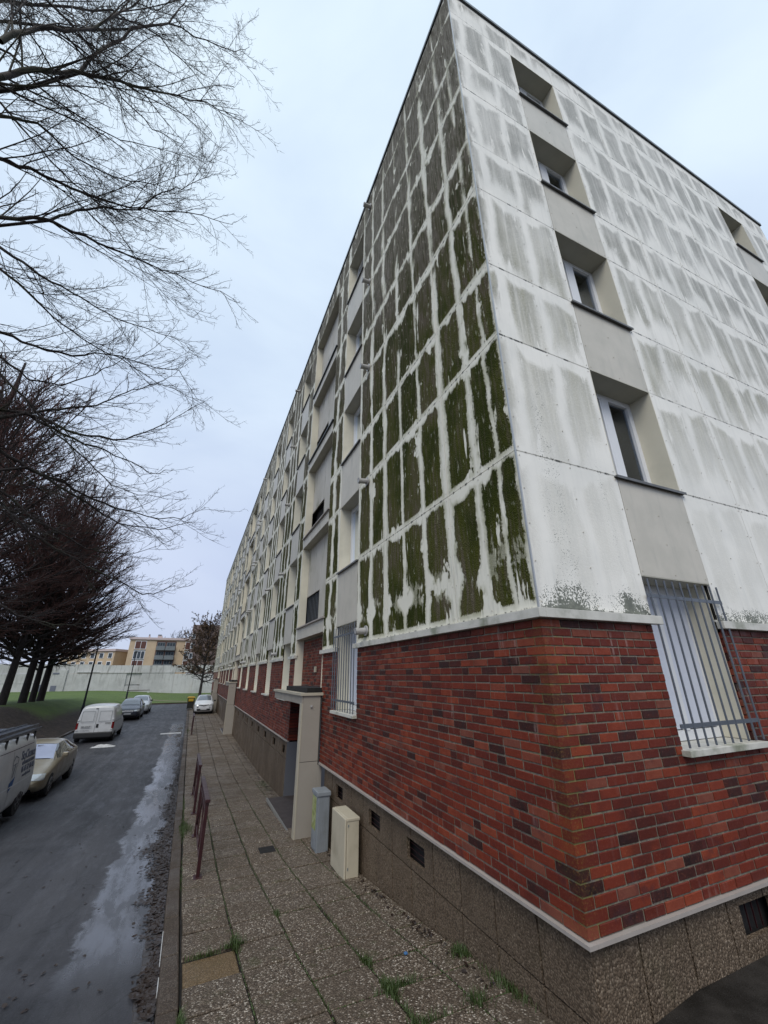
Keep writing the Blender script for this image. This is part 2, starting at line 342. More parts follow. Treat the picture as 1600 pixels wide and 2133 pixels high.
def mat_pebble(name, cols, scale, wetdark=.0, green=.3, bump=.008, pitk=.75):
    t = NT(name); P = t.pos(); x, y, z = t.sep(P)
    P0 = P; P = t.scl(P, (1, 1, .8)); vd = t.voro(P, scale)
    vc = t.N.new('ShaderNodeTexVoronoi'); vc.inputs['Scale'].default_value = scale; t.lk(P, vc.inputs[0])
    sr = t.sep(vc.outputs['Color'])
    c = t.ramp(sr[0], [(0, cols[0]), (.45, cols[1]), (.8, cols[2]), (1, cols[3])])
    pit = t.mapr(vd, .38, .62, 0, pitk)
    c = t.mix(pit, c, tuple(q * .30 for q in cols[1]))
    nb = t.noise(P, 1.3, 4, .6); nm = t.noise(P, 5, 4, .65)
    c = t.mix(t.mapr(nb, .35, .68, 0, .45), c, tuple(q * .55 for q in cols[1]))
    rr = t.rand()
    c = t.mix(t.math('MULTIPLY', rr, .28), c, tuple(q * .5 for q in cols[1]))
    if green: c = t.mix(t.math('MULTIPLY', t.mapr(nm, .55, .72), green), c, (.055, .065, .02))
    t.bsdf(c, t.mapr(nb, .3, .7, .42, .8), 0, t.bump(t.math('ADD', t.math('SUBTRACT', 1.0, vd), t.math('MULTIPLY', t.noise(P, scale * 2.5, 2), .3)), .75, bump), spec=.25); MAT[name] = t.m
mat_pebble('slab_aggregate', [(.050, .035, .024), (.155, .117, .085), (.255, .200, .150), (.72, .64, .54)], 70, green=.35, bump=.009)
mat_pebble('slab_ochre', [(.15, .095, .045), (.20, .135, .07), (.24, .165, .09), (.30, .22, .14)], 80, green=.1, bump=.004)
mat_pebble('pebbledash', [(.055, .038, .024), (.155, .112, .076), (.215, .158, .110), (.38, .30, .22)], 80, green=.10, bump=.009, pitk=.55)
mat_pebble('kerb_stone', [(.055, .040, .030), (.095, .070, .053), (.125, .098, .077), (.19, .16, .13)], 90, green=.35, bump=.004)

def mat_road():
    t = NT('wet_asphalt'); P = t.pos(); x, y, z = t.sep(P)
    n = t.noise(P, .55, 5, .6, .4); n2 = t.noise(t.scl(P, (1.6, .35, 1)), 3.2, 6, .72); n3 = t.noise(P, 55, 3, .7)
    wob = t.math('MULTIPLY_ADD', t.noise(t.comb(0.0, y, 0.0), .55, 4, .6), .8, -.4)
    edge = t.math('ADD', x, t.math('MULTIPLY', wob, .9))
    pud = t.math('MULTIPLY', t.mapr(t.math('ADD', edge, t.math('MULTIPLY_ADD', t.noise(P, 5, 4, .7), .3, -.15)), -3.40, -3.30), t.mapr(x, -2.62, -2.5, 1, 0))
    pud = t.math('MULTIPLY', pud, t.math('MULTIPLY', t.mapr(y, 2.6, 4.2), t.mapr(y, 30, 38, 1, 0)))
    wet = t.math('MAXIMUM', t.mapr(n2, .40, .70, .05, .42), t.math('MULTIPLY', pud, .93))
    c = t.mix(t.mapr(n, .35, .65), (.022, .022, .026), (.046, .046, .053))
    c = t.mix(t.mapr(n3, .58, .75, 0, .5), c, (.12, .115, .11))
    crack = t.voro(t.scl(P, (.9, .35, 1)), 1.0, 'DISTANCE_TO_EDGE')
    c = t.mix(t.mapr(crack, .0, .006, .6, 0), c, (.012, .012, .012))
    deb = t.mapr(t.voro(P, 7.0), .04, .07, .8, 0); deb = t.math('MULTIPLY', deb, t.mapr(t.noise(P, .8, 2), .45, .6))
    lane = t.mapr(t.noise(t.comb(t.math('MULTIPLY', x, 1.3), t.math('MULTIPLY', y, .06), 0.0), 1.2, 4, .6), .42, .62, 0, .5)
    c = t.mix(lane, c, (.070, .070, .078))
    c = t.mix(deb, c, (.02, .014, .010))
    wht = t.mapr(t.voro(t.scl(P, (1, 1, 1), (3, 5, 0)), 2.2), .012, .02, .8, 0)
    c = t.mix(wht, c, (.42, .42, .42))
    c = t.mix(t.math('MULTIPLY', pud, .6), c, (.020, .021, .024))
    rough = t.mix(wet, (.66, .66, .66), (.22, .22, .22))
    rough = t.mix(t.math('MULTIPLY', pud, .85), rough, t.mix(t.mapr(t.noise(t.scl(P, (3, .6, 1)), 1.4, 4, .7), .4, .62), (.08, .08, .08), (.34, .34, .34)))
    h = t.math('MULTIPLY', t.math('ADD', n3, t.math('MULTIPLY', t.noise(P, 14, 3), .8)), t.math('SUBTRACT', 1.0, t.math('MULTIPLY', wet, .88)))
    t.bsdf(c, rough, 0, t.bump(h, .6, .007), spec=t.mix(pud, (.30, .30, .30), (.36, .36, .36))); MAT['road'] = t.m
mat_road()
def mat_asphalt2():
    t = NT('dark_worn_asphalt'); P = t.pos(); n = t.noise(P, 2.2, 5, .65); n3 = t.noise(P, 90, 3, .7)
    c = t.mix(t.mapr(n, .35, .65), (.013, .011, .009), (.034, .029, .025)); c = t.mix(t.mapr(n3, .6, .75, 0, .5), c, (.10, .09, .085))
    t.bsdf(c, t.mapr(n, .3, .7, .55, .85), 0, t.bump(n3, .6, .006), spec=.2); MAT['asphalt2'] = t.m
mat_asphalt2()
def mat_lawn():
    t = NT('lawn_and_soil'); P = t.pos(); x, y, z = t.sep(P)
    n = t.noise(P, .35, 4, .6); n2 = t.noise(P, 3.5, 5, .7); n3 = t.noise(P, 22, 3, .7)
    g = t.mix(t.mapr(n, .3, .7), (.060, .100, .012), (.090, .140, .020)); g = t.mix(t.mapr(n2, .35, .75, 0, .65), g, (.025, .050, .010))
    g = t.mix(t.mapr(n3, .5, .75, 0, .4), g, (.10, .15, .035))
    s = t.mix(t.mapr(n2, .35, .7), (.022, .014, .010), (.058, .040, .030)); s = t.mix(t.mapr(n3, .6, .75, 0, .5), s, (.11, .08, .06))
    wy = t.math('MULTIPLY_ADD', n2, 5.0, -2.5)
    nearm = t.mapr(t.math('ADD', y, wy), 31.5, 34.5, 1, 0)
    bank = t.math('MULTIPLY', t.mapr(t.math('ADD', x, t.math('MULTIPLY', wy, .25)), -11.4, -10.4), t.mapr(t.math('ADD', y, wy), 46, 58, 1, 0))
    pathd = t.math('ABSOLUTE', t.math('SUBTRACT', t.math('ADD', y, t.math('MULTIPLY', wy, .15)), t.math('MULTIPLY_ADD', x, -.9, 60.0)))
    path = t.math('MULTIPLY', t.mapr(pathd, .3, 1.1, .8, 0), t.mapr(x, -12, -10))
    m = t.math('MAXIMUM', nearm, bank)
    c = t.mix(m, g, s); c = t.mix(path, c, (.17, .13, .10))
    leaf = t.math('MULTIPLY', t.mapr(n2, .5, .7), t.mapr(x, -13.0, -7.0, 0, .6)); c = t.mix(leaf, c, (.075, .045, .022))
    t.bsdf(c, .95, 0, t.bump(t.math('ADD', n3, n2), .8, .05)); MAT['lawn'] = t.m
mat_lawn()
def mat_concrete():
    t = NT('weathered_concrete_wall'); P = t.pos(); x, y, z = t.sep(P)
    n = t.noise(P, .25, 5, .65); n2 = t.noise(P, 1.5, 5, .7)
    run = t.noise(t.comb(t.math('MULTIPLY', x, 1.6), 0.0, t.math('MULTIPLY', z, .22)), 1.4, 5, .7)
    c = t.mix(t.mapr(n, .35, .65), (.50, .50, .49), (.38, .38, .37))
    rn = t.math('MULTIPLY', t.mapr(run, .48, .68, 0, .8), t.mapr(z, -2.6, 1.5, .15, 1))
    c = t.mix(rn, c, (.15, .145, .13)); c = t.mix(t.mapr(n2, .55, .8, 0, .4), c, (.20, .20, .18))
    t.bsdf(c, .8, 0, t.bump(n2, .4, .02)); MAT['concrete'] = t.m
mat_concrete()
def mat_bark(name, a, b, green=0.0):
    t = NT(name); P = t.pos(); n = t.noise(t.scl(P, (1, 1, .25)), 22, 4, .7); c = t.mix(t.mapr(n, .3, .7), a, b)
    if green: c = t.mix(t.math('MULTIPLY', t.mapr(t.noise(P, 1.1, 3), .5, .65), green), c, (.05, .065, .018))
    t.bsdf(c, .85, 0, t.bump(n, .6, .01)); MAT[name] = t.m
mat_bark('bark_dark', (.018, .013, .012), (.042, .032, .028), .35)
mat_bark('bark_red', (.040, .014, .012), (.088, .036, .028))
mat_bark('bark_trunk', (.014, .011, .011), (.035, .026, .024))
mat_bark('bark_pale', (.05, .045, .045), (.10, .09, .09))
simple('leaf_brown', (.085, .045, .018), .7, var=.5, scale=6)
simple('leaf_wet', (.026, .014, .009), .42, var=.6, scale=14)
simple('grass_blade', (.045, .075, .014), .6, var=.5, scale=30)
simple('blue_scrap', (.06, .16, .34), .4, var=.05)
simple('mud', (.014, .010, .006), .8, var=.4, scale=9, bump=.01)
simple('doormat', (.045, .034, .032), .6, var=.4, scale=6, bump=.003)
simple('road_paint', (.50, .50, .50), .5, var=.4, scale=5)
simple('cobble', (.045, .038, .036), .45, var=.5, scale=8, bump=.006)
simple('ground_far', (.06, .07, .04), .95, var=.4, scale=.05)
simple('jamb', (.10, .105, .12), .5, var=.12, scale=3)

def mat_recess():
    t = NT('recess_panel_stained'); P = t.pos(); x, y, z = t.sep(P)
    st = t.noise(t.comb(0.0, t.math('MULTIPLY', y, 3.2), t.math('MULTIPLY', z, .5)), 1.5, 4, .6, .3); n = t.noise(P, 1.2, 4)
    c = t.mix(t.mapr(n, .3, .7), (.55, .52, .47), (.46, .43, .37)); c = t.mix(t.mapr(st, .56, .70, 0, .75), c, (.16, .16, .08))
    t.bsdf(c, .6); MAT['moss_light'] = t.m
mat_recess()
# ================================================================== mesh helpers
def mesh(name, V, F, mat, rnd=None, uv=None, smooth=False):
    me = bpy.data.meshes.new(name); me.from_pydata([tuple(v) for v in V], [], F)
    if mat: me.materials.append(MAT[mat])
    if rnd is not None:
        a = me.attributes.new('rnd', 'FLOAT', 'FACE'); a.data.foreach_set('value', rnd)
    if uv is not None:
        l = me.uv_layers.new(name='UVMap'); l.data.foreach_set('uv', np.asarray(uv, dtype=np.float32).ravel())
    if smooth:
        me.polygons.foreach_set('use_smooth', [True] * len(me.polygons))
    me.update(); return me
def obj(name, me, parent=None, loc=(0, 0, 0), rot=None, label=None, cat=None, group=None, kind=None):
    o = bpy.data.objects.new(name, me); COL.objects.link(o); o.location = loc
    if rot is not None: o.rotation_euler = rot
    if parent is not None: o.parent = parent
    for k, v in (('label', label), ('category', cat), ('group', group), ('kind', kind)):
        if v: o[k] = v
    return o
def thing(name, label, cat, loc=(0, 0, 0), rot=None, group=None):
    return obj(name, None, None, loc, rot, label, cat, group)
class MB:
    def __init__(s): s.V = []; s.F = []; s.r = []
    def add(s, V, F, r=0.5):
        b = len(s.V); s.V += [tuple(v) for v in V]; s.F += [tuple(i + b for i in f) for f in F]; s.r += [r] * len(F)
    def box(s, x0, y0, z0, x1, y1, z1, r=.5):
        s.add([(x0, y0, z0), (x1, y0, z0), (x1, y1, z0), (x0, y1, z0), (x0, y0, z1), (x1, y0, z1), (x1, y1, z1), (x0, y1, z1)],
              [(0, 3, 2, 1), (4, 5, 6, 7), (0, 1, 5, 4), (1, 2, 6, 5), (2, 3, 7, 6), (3, 0, 4, 7)], r)
    def bar(s, a, b, w, h=None, up=(0, 0, 1)):
        a, b = Vector(a), Vector(b); d = (b - a).normalized(); u = Vector(up)
        if abs(d.dot(u)) > .95: u = Vector((0, 1, 0))
        sx = d.cross(u).normalized(); su = sx.cross(d).normalized(); h = h or w
        V = [p + sx * i * w / 2 + su * j * h / 2 for p in (a, b) for i, j in ((-1, -1), (1, -1), (1, 1), (-1, 1))]
        s.add(V, [(0, 1, 2, 3), (7, 6, 5, 4), (0, 4, 5, 1), (1, 5, 6, 2), (2, 6, 7, 3), (3, 7, 4, 0)])
    def tube(s, a, b, r0, r1=None, n=10, cap=True):
        a, b = Vector(a), Vector(b); d = (b - a).normalized(); r1 = r0 if r1 is None else r1
        u = Vector((0, 0, 1)) if abs(d.z) < .9 else Vector((1, 0, 0)); sx = d.cross(u).normalized(); sy = sx.cross(d)
        V = [p + (sx * math.cos(t) + sy * math.sin(t)) * r for p, r in ((a, r0), (b, r1)) for t in [2 * math.pi * i / n for i in range(n)]]
        F = [(i, (i + 1) % n, n + (i + 1) % n, n + i) for i in range(n)]
        if cap: F += [tuple(range(n - 1, -1, -1)), tuple(range(n, 2 * n))]
        s.add(V, F)
    def me(s, name, mat, smooth=False): return mesh(name, s.V, s.F, mat, rnd=s.r, smooth=smooth)
    def obj(s, name, mat, parent=None, smooth=False, bevel=0, **k):
        o = obj(name, s.me(name, mat, smooth), parent, **k)
        if bevel:
            m = o.modifiers.new('bevel', 'BEVEL'); m.width = bevel; m.segments = 2; m.limit_method = 'ANGLE'; m.angle_limit = R(40)
        return o
def P3(pl, u, d, z): return (d, u, z) if pl == 'L' else (u, d, z)
def pbox(mb, pl, u0, u1, d0, d1, z0, z1, r=.5):
    if pl == 'L': mb.box(d0, u0, z0, d1, u1, z1, r)
    else: mb.box(u0, d0, z0, u1, d1, z1, r)

# ================================================================== levels and columns
def gz(y): return float(np.interp(y, [-30, -6, -2.6, 0, 1.5, 2.5, 5.5, 9.8, 13.9, 200], [-1.72, -1.75, -1.9, -2.17, -2.33, -2.47, -2.78, -2.98, -3.15, -3.15]))
LEN, WID, ZB, ZT, ZLED = 58.0, 11.05, .52, 12.45, -1.62
ROWS = [.52, 2.05, 3.57, 4.73, 6.25, 7.41, 8.93, 10.09, 11.61, 12.45]
SILL = [2.05 + 2.68 * k for k in range(4)]; TOP = [3.57 + 2.68 * k for k in range(4)]
WL = []; REC = []
for m in range(3):
    o = 18.75 * m; REC.append((6.6 + o, 9.33 + o))
    WL += [(4.42 + o, 5.62 + o), (10.1 + o, 11.32 + o), (13.35 + o, 14.58 + o), (16.6 + o, 17.83 + o)] + ([(19.85 + o, 21.08 + o)] if m < 3 else [])
WL = [w for w in WL if w[1] < LEN - 1]
WR = [(1.44, 2.58), (8.47, 9.6)]
gwin = {'L': WL, 'R': WR}

B = thing('apartment_building', 'five storey apartment block with red brick ground floor and mossy white panels above', 'apartment building')

# ---------------------------------------------------------------- backing walls with openings
def wall_cells(pl, ua, ub, za, zb, holes, d, name, mat, parent):
    us = sorted({ua, ub} | {h[0] for h in holes} | {h[1] for h in holes}); zs = sorted({za, zb} | {h[2] for h in holes} | {h[3] for h in holes})
    us = [u for u in us if ua <= u <= ub]; zs = [z for z in zs if za <= z <= zb]
    V = []; F = []
    for i in range(len(us) - 1):
        for j in range(len(zs) - 1):
            uc, zc = (us[i] + us[i + 1]) / 2, (zs[j] + zs[j + 1]) / 2
            if any(h[0] < uc < h[1] and h[2] < zc < h[3] for h in holes): continue
            b = len(V); V += [P3(pl, us[i], d, zs[j]), P3(pl, us[i + 1], d, zs[j]), P3(pl, us[i + 1], d, zs[j + 1]), P3(pl, us[i], d, zs[j + 1])]
            F.append((b, b + 1, b + 2, b + 3))
    return obj(name, mesh(name, V, F, mat), parent)
holesL = []; holesR = []
for w in WL:
    for k in range(4): holesL.append((w[0], w[1], SILL[k], TOP[k]))
    holesL.append((w[0], w[1], -.62, .92))
for r in REC: holesL.append((r[0], r[1], -.5, 12.0)); holesL.append((r[0] + .02, r[1] + .27, -3.3, -.5))
for w in WR:
    for k in range(4): holesR.append((w[0], w[1], SILL[k], TOP[k]))
    holesR.append((w[0], w[1], -.62, .92))
wall = obj('upper_wall', None, B)
wall_cells('L', .03, LEN, ZB - .08, ZT, holesL, .045, 'wall_core', 'backing', wall)
wall_cells('R', .03, WID, ZB - .08, ZT, holesR, .045, 'wall_core', 'backing', wall)
bk = MB(); bk.box(.7, .7, -3.4, WID - .01, LEN - .01, ZT - .02)
bk.obj('interior_core', 'backing', B)
fw = MB(); fw.box(.03, LEN - .04, -3.4, WID, LEN, ZT); fw.box(WID - .04, .05, -3.4, WID, LEN - .04, ZT); fw.obj('rear_wall', 'spandrel', B)
rf = MB(); rf.box(.02, .02, ZT - .05, WID, LEN, ZT + .01); rf.obj('roof', 'coping', B)

# ---------------------------------------------------------------- facade panels
def panel_mesh(pl, u0, u1, z0, z1, mat, g=.004, d0=0.0, d1=.03):
    u0 += g; u1 -= g; z0 += g; z1 -= g
    V = [P3(pl, u, d, z) for d in (d0, d1) for u, z in ((u0, z0), (u1, z0), (u1, z1), (u0, z1))]
    F = [(0, 1, 2, 3), (0, 4, 5, 1), (1, 5, 6, 2), (2, 6, 7, 3), (3, 7, 4, 0)]
    bl, tl = (0.0, z1 - z0), (z1 - z0, 0.0)
    uvs = []
    for f in F:
        for i in f:
            q = i % 4; uvs.append(bl if q in (0, 1) else tl)
    return V, F, uvs
def cols_between(a, b, step=1.22):
    n = max(1, round((b - a) / step)); return [a + (b - a) * i / n for i in range(n + 1)]
panels = []    # (pl,u0,u1,z0,z1,mat)
blocks = sorted([(w[0], w[1], 'w') for w in WL] + [(r[0], r[1], 'r') for r in REC])
cur = 0.0; segs = []
for a, b, k in blocks + [(LEN, LEN, 'e')]:
    if a > cur + .05: segs.append((cur, a))
    cur = b
for a, b in segs:
    cs = [0, 1.22, 3.1, 4.42] if a == 0 else cols_between(a, b, 1.05)
    for i in range(len(cs) - 1):
        for j in range(9): panels.append(('L', cs[i], cs[i + 1], ROWS[j], ROWS[j + 1], 'moss'))
for w in WL:
    panels.append(('L', w[0], w[1], .92, 2.05, 'spandrel'))
    for j in (3, 5, 7): panels.append(('L', w[0], w[1], ROWS[j - 1], ROWS[j], 'spandrel2'))
    panels.append(('L', w[0], w[1], ROWS[8], ROWS[9], 'moss'))
for r in REC:
    for i in range(2): panels.append(('L', r[0] + i * 1.365, r[0] + (i + 1) * 1.365, 11.75, ROWS[9], 'moss'))
    for k in range(5):
        z = .92 + 2.70 * k
        if z + .3 > 11.8: break
        for i in range(3): panels.append(('L', r[0] + i * .91, r[0] + (i + 1) * .91, z, z + .3, 'spandrel'))
for a, b, n in ((0, 1.44, 1), (2.58, 8.47, 5), (9.6, WID, 1)):
    for i in range(n):
        u0 = a + (b - a) * i / n; u1 = a + (b - a) * (i + 1) / n
        if n == 5: xs = [2.58, 3.815, 5.045, 6.2, 7.3, 8.47]; u0, u1 = xs[i], xs[i + 1]
        for j in range(9): panels.append(('R', u0, u1, ROWS[j], ROWS[j + 1], 'gable'))
for w in WR:
    panels.append(('R', w[0], w[1], .92, 2.05, 'spandrel'))
    for j in (3, 5, 7): panels.append(('R', w[0], w[1], ROWS[j - 1], ROWS[j], 'spandrel'))
    panels.append(('R', w[0], w[1], ROWS[8], ROWS[9], 'gable'))
def vis(pl, u0, u1, z0, z1):
    ps = [project(P3(pl, u, 0, z)) for u in (u0, u1) for z in (z0, z1)]
    if any(p is None for p in ps): return 0
    x0, x1 = max(0, min(p[0] for p in ps)), min(1600, max(p[0] for p in ps)); y0, y1 = max(0, min(p[1] for p in ps)), min(2133, max(p[1] for p in ps))
    if x1 <= x0 or y1 <= y0: return 0
    a = 0; q = [ps[0], ps[1], ps[3], ps[2]]
    for i in range(4): a += q[i][0] * q[(i + 1) % 4][1] - q[(i + 1) % 4][0] * q[i][1]
    return abs(a) / 2
panels.sort(key=lambda p: -vis(*p[:5]))
SP2 = 'moss_spandrel'
rest = {}
for i, (pl, u0, u1, z0, z1, mt) in enumerate(panels):
    if mt == 'spandrel2': mt = 'spandrel' if (int(u0 * 7 + z0) % 3) else 'spandrel'
    V, F, uvs = panel_mesh(pl, u0, u1, z0, z1, mt)
    if i < 300:
        jx = random.uniform(-.0015, .0015)
        obj('facade_panel', mesh('facade_panel', V, F, mt, uv=uvs), B, loc=P3(pl, 0, jx, 0))
    else:
        rs = rest.setdefault(mt, ([], [], [])); b = len(rs[0]); rs[0].extend(V); rs[1].extend(tuple(q + b for q in f) for f in F); rs[2].extend(uvs)
rv, rfc, ru, rm = [], [], [], []
mts = list(rest)
for mt in mts:
    b = len(rv); rv += rest[mt][0]; rfc += [tuple(q + b for q in f) for f in rest[mt][1]]; ru += rest[mt][2]; rm += [mts.index(mt)] * len(rest[mt][1])
if rv:
    me = mesh('facade_panels', rv, rfc, mts[0], uv=ru)
    for m_ in mts[1:]: me.materials.append(MAT[m_])
    me.polygons.foreach_set('material_index', rm); obj('facade_panel', me, B, kind='stuff')

# rivets (screw heads) near the corner
rvb = MB()
def rivet(pl, u, z):
    c = P3(pl, u, -.003, z); n = (-1, 0, 0) if pl == 'L' else (0, -1, 0)
    rvb.tube((c[0], c[1], c[2]), (c[0] + n[0] * .004, c[1] + n[1] * .004, c[2]), .007, n=6)
for pl, u0, u1, z0, z1, mt in panels:
    if (pl == 'L' and u1 > 14) or z0 > 9.5: continue
    nz = 4 if z1 - z0 > 1.3 else 3
    for a in range(nz + 1):
        z = z0 + .05 + (z1 - z0 - .1) * a / nz
        for u in (u0 + .04, (u0 + u1) / 2, u1 - .04): rivet(pl, u, z)
rvb.obj('rivet', 'spandrel', B, kind='stuff')

# corner trim, coping, cap flashing, ledge
mb = MB(); mb.box(-.004, -.004, ZB, .010, .010, ZT); mb.obj('corner_trim', 'alu', B)
mb = MB(); mb.box(-.035, -.035, ZT, .12, LEN, ZT + .09); mb.box(.12, -.035, ZT, WID + .03, .12, ZT + .09); mb.obj('roof_coping', 'coping', B)
def runs(pl, L, extra=()):
    bl = sorted([(w[0], w[1]) for w in gwin[pl]] + list(extra)); c = 0.0; out = []
    for a, b in bl + [(L, L)]:
        if a > c + .02: out.append((c, a))
        c = max(c, b)
    return out
for pl, L in (('L', LEN), ('R', WID)):
    for a, b in runs(pl, L, REC if pl == 'L' else ()):
        a0 = -.045 if a == 0 else a - .04; b0 = b + .09 if b < L else b
        if pl == 'R' and a == 0: a0 = .031
        mb = MB(); pbox(mb, pl, a0, b0, -.045, .03, ZB - .085, ZB - .006)
        pbox(mb, pl, max(a0, .032) if pl == 'L' else a0, b0, .03, .05, ZB - .01, ZB + .012)
        mb.obj('cap_flashing', 'cap_white', B, bevel=.004)
for pl, L in (('L', LEN), ('R', WID)):
    for a, b in ([(0, 6.44)] + [(9.62 + 18.75 * m, 25.19 + 18.75 * m) for m in range(2)] + [(47.12, LEN)] if pl == 'L' else [(0, WID)]):
        x = a
        while x < b - .01:
            e = min(b, x + 2.4); mb = MB(); a0 = -.014 if x == 0 and pl == 'L' else .061 if x == 0 else x
            pbox(mb, pl, a0, e - .003, -.014, .06, ZLED - .026, ZLED - .002); mb.obj('brick_ledge', 'ledge', B); x = e

mb = MB(); mb.box(-.014, -.0145, ZLED - .0262, .0605, -.0141, ZLED - .002)
# ---------------------------------------------------------------- brickwork
CH = .075; NB = 27; BL, BW, JT = .208, .10, .014
ztop = ZB - .085; CH = (ztop - ZLED) / 28
ft = .018                                                    # brick face recess from the panel plane
gw = [(w[0], w[1]) for w in WL]
def rect_cut(pl, a, b, z):
    """brick extents along the wall, cut by openings"""
    iv = [(a, b)]
    hs = []
    if pl == 'L':
        for w in WL:
            if z > -.70: hs.append((w[0] - .005, w[1] + .005))
        for r in REC: hs.append((6.5 - 6.6 + r[0] if z < -.30 else r[0], r[1] + .30 if z < -.30 else r[1]))
    else:
        for w in WR:
            if z > -.70: hs.append((w[0] - .005, w[1] + .005))
    for h in hs:
        o = []
        for p, q in iv:
            if q <= h[0] or p >= h[1]: o.append((p, q)); continue
            if p < h[0]: o.append((p, h[0]))
            if q > h[1]: o.append((h[1], q))
        iv = o
    return [i for i in iv if i[1] - i[0] > .03]
def brick_geom(pl, u0, u1, z0, z1, f=ft, corner=None):
    """front face with a small chamfer; corner bricks show two faces"""
    c = .003; dk = f + .02
    if corner is None:
        O = [(u0, z0), (u1, z0), (u1, z1), (u0, z1)]; I = [(u0 + c, z0 + c), (u1 - c, z0 + c), (u1 - c, z1 - c), (u0 + c, z1 - c)]
        V = [P3(pl, u, f, z) for u, z in I] + [P3(pl, u, f + c, z) for u, z in O] + [P3(pl, u, dk, z) for u, z in O]
        F = [(0, 1, 2, 3)] + [(i, 4 + i, 4 + (i + 1) % 4, (i + 1) % 4) for i in range(4)] + [(4 + i, 8 + i, 8 + (i + 1) % 4, 4 + (i + 1) % 4) for i in range(4)]
        return V, F
    lx, ly = corner
    V = []; F = []
    x0, x1, y0, y1 = f, f + lx, f, f + ly
    V = [(x0, y0, z0), (x1, y0, z0), (x1, y1, z0), (x0, y1, z0), (x0, y0, z1), (x1, y0, z1), (x1, y1, z1), (x0, y1, z1)]
    return V, [(0, 3, 2, 1), (4, 5, 6, 7), (0, 1, 5, 4), (3, 0, 4, 7), (1, 2, 6, 5), (2, 3, 7, 6)]
BW_ = obj('brick_wall', None, B)
bricks = []
for i in range(28):
    z0 = ZLED + i * CH + .0065; z1 = ZLED + (i + 1) * CH - .0065
    ev = i % 2 == 0
    bricks.append(('C', BW if ev else BL, BL if ev else BW, z0, z1))
    for pl, L in (('L', LEN), ('R', 4.2)):
        st = ft + ((BL if ev else BW) if pl == 'L' else (BW if ev else BL)) + JT
        u = st; first = True
        while u < L:
            ln = BL + random.uniform(-.006, .006)
            if random.random() < .07: ln = BW
            for a, b in rect_cut(pl, u, min(u + ln, L), (z0 + z1) / 2): bricks.append((pl, a, b, z0, z1))
            u += ln + JT
    # recessed wall above the entrances
for r in REC:
    for i in range(40):
        z0 = -.30 + i * CH + .005; z1 = z0 + CH - .011
        if z1 > .93: break
        u = r[0] + (0 if i % 2 else -.11)
        while u < r[1]:
            a, b = max(u, r[0] + .004), min(u + BL, r[1] - .004)
            if b - a > .03: bricks.append(('Q', a, b, z0, z1))
            u += BL + JT
def bvis(b):
    if b[0] == 'C': return 1e9
    pl = 'L' if b[0] in 'LQ' else 'R'; return vis(pl, *b[1:5])
bricks.sort(key=lambda b: -bvis(b))
def brnd():
    v = random.random()
    return v
NVAR = 0
rest = MB()
for i, b in enumerate(bricks):
    g = random.uniform(-.0025, .0025); r = brnd()
    if b[0] == 'C': V, F = brick_geom('L', 0, 0, b[3], b[4], ft + g * .3, (b[1], b[2]))
    elif b[0] == 'Q': V, F = brick_geom('L', b[1], b[2], b[3], b[4], .222 + g)
    else: V, F = brick_geom(b[0], b[1], b[2], b[3] + g * .5, b[4] + g * .5, ft + g)
    if i < 300: obj('brick', mesh('brick', V, F, 'brick', rnd=[r] * len(F)), BW_)
    else: rest.add(V, F, r)
rest.obj('brick', 'brick', BW_, kind='stuff')
# mortar sheets (just behind the brick faces), with the same openings
hL = [(w[0], w[1], -.70, ZB) for w in WL] + [(r[0] - .1, r[1] + .3, -3.3, -.30) for r in REC] + [(r[0], r[1], -.30, ZB) for r in REC]
m1 = wall_cells('L', .026, LEN, ZLED, ztop, hL, .026, 'mortar', 'mortar', BW_)
m2 = wall_cells('R', .0265, WID, ZLED, ztop, [(w[0], w[1], -.70, ZB) for w in WR], .026, 'mortar', 'mortar', BW_)
mb = MB()
for r in REC: mb.box(.228, r[0] - .02, -.32, .30, r[1] + .02, .93)
mb.obj('mortar', 'mortar', BW_, kind='stuff')
m1['kind'] = m2['kind'] = 'stuff'
# dark soffit gap under the caps
mb = MB(); mb.box(.026, .026, ztop, .05, LEN, ztop + .08); mb.box(.05, .026, ztop, WID, .05, ztop + .08)
# brick returns at ground window jambs and entrances
mb = MB()
for pl, ws in (('L', WL), ('R', WR)):
    for w in ws:
        for k in range(16):
            z0 = -.62 + k * CH
            if z0 > .40: break
            pbox(mb, pl, w[1], w[1] + .012, ft + .01, .12, z0 + .005, z0 + CH - .006, random.random())
            pbox(mb, pl, w[0] - .012, w[0], ft + .01, .12, z0 + .005, z0 + CH - .006, random.random())
for r in REC:
    for k in range(18):
        z0 = ZLED + k * CH
        if z0 > -.36: break
        mb.box(ft + .004, r[1] + .275, z0 + .005, .30, r[1] + .297, z0 + CH - .006, random.random() * .3)
mb.obj('jamb_brick', 'brick', BW_, kind='stuff')

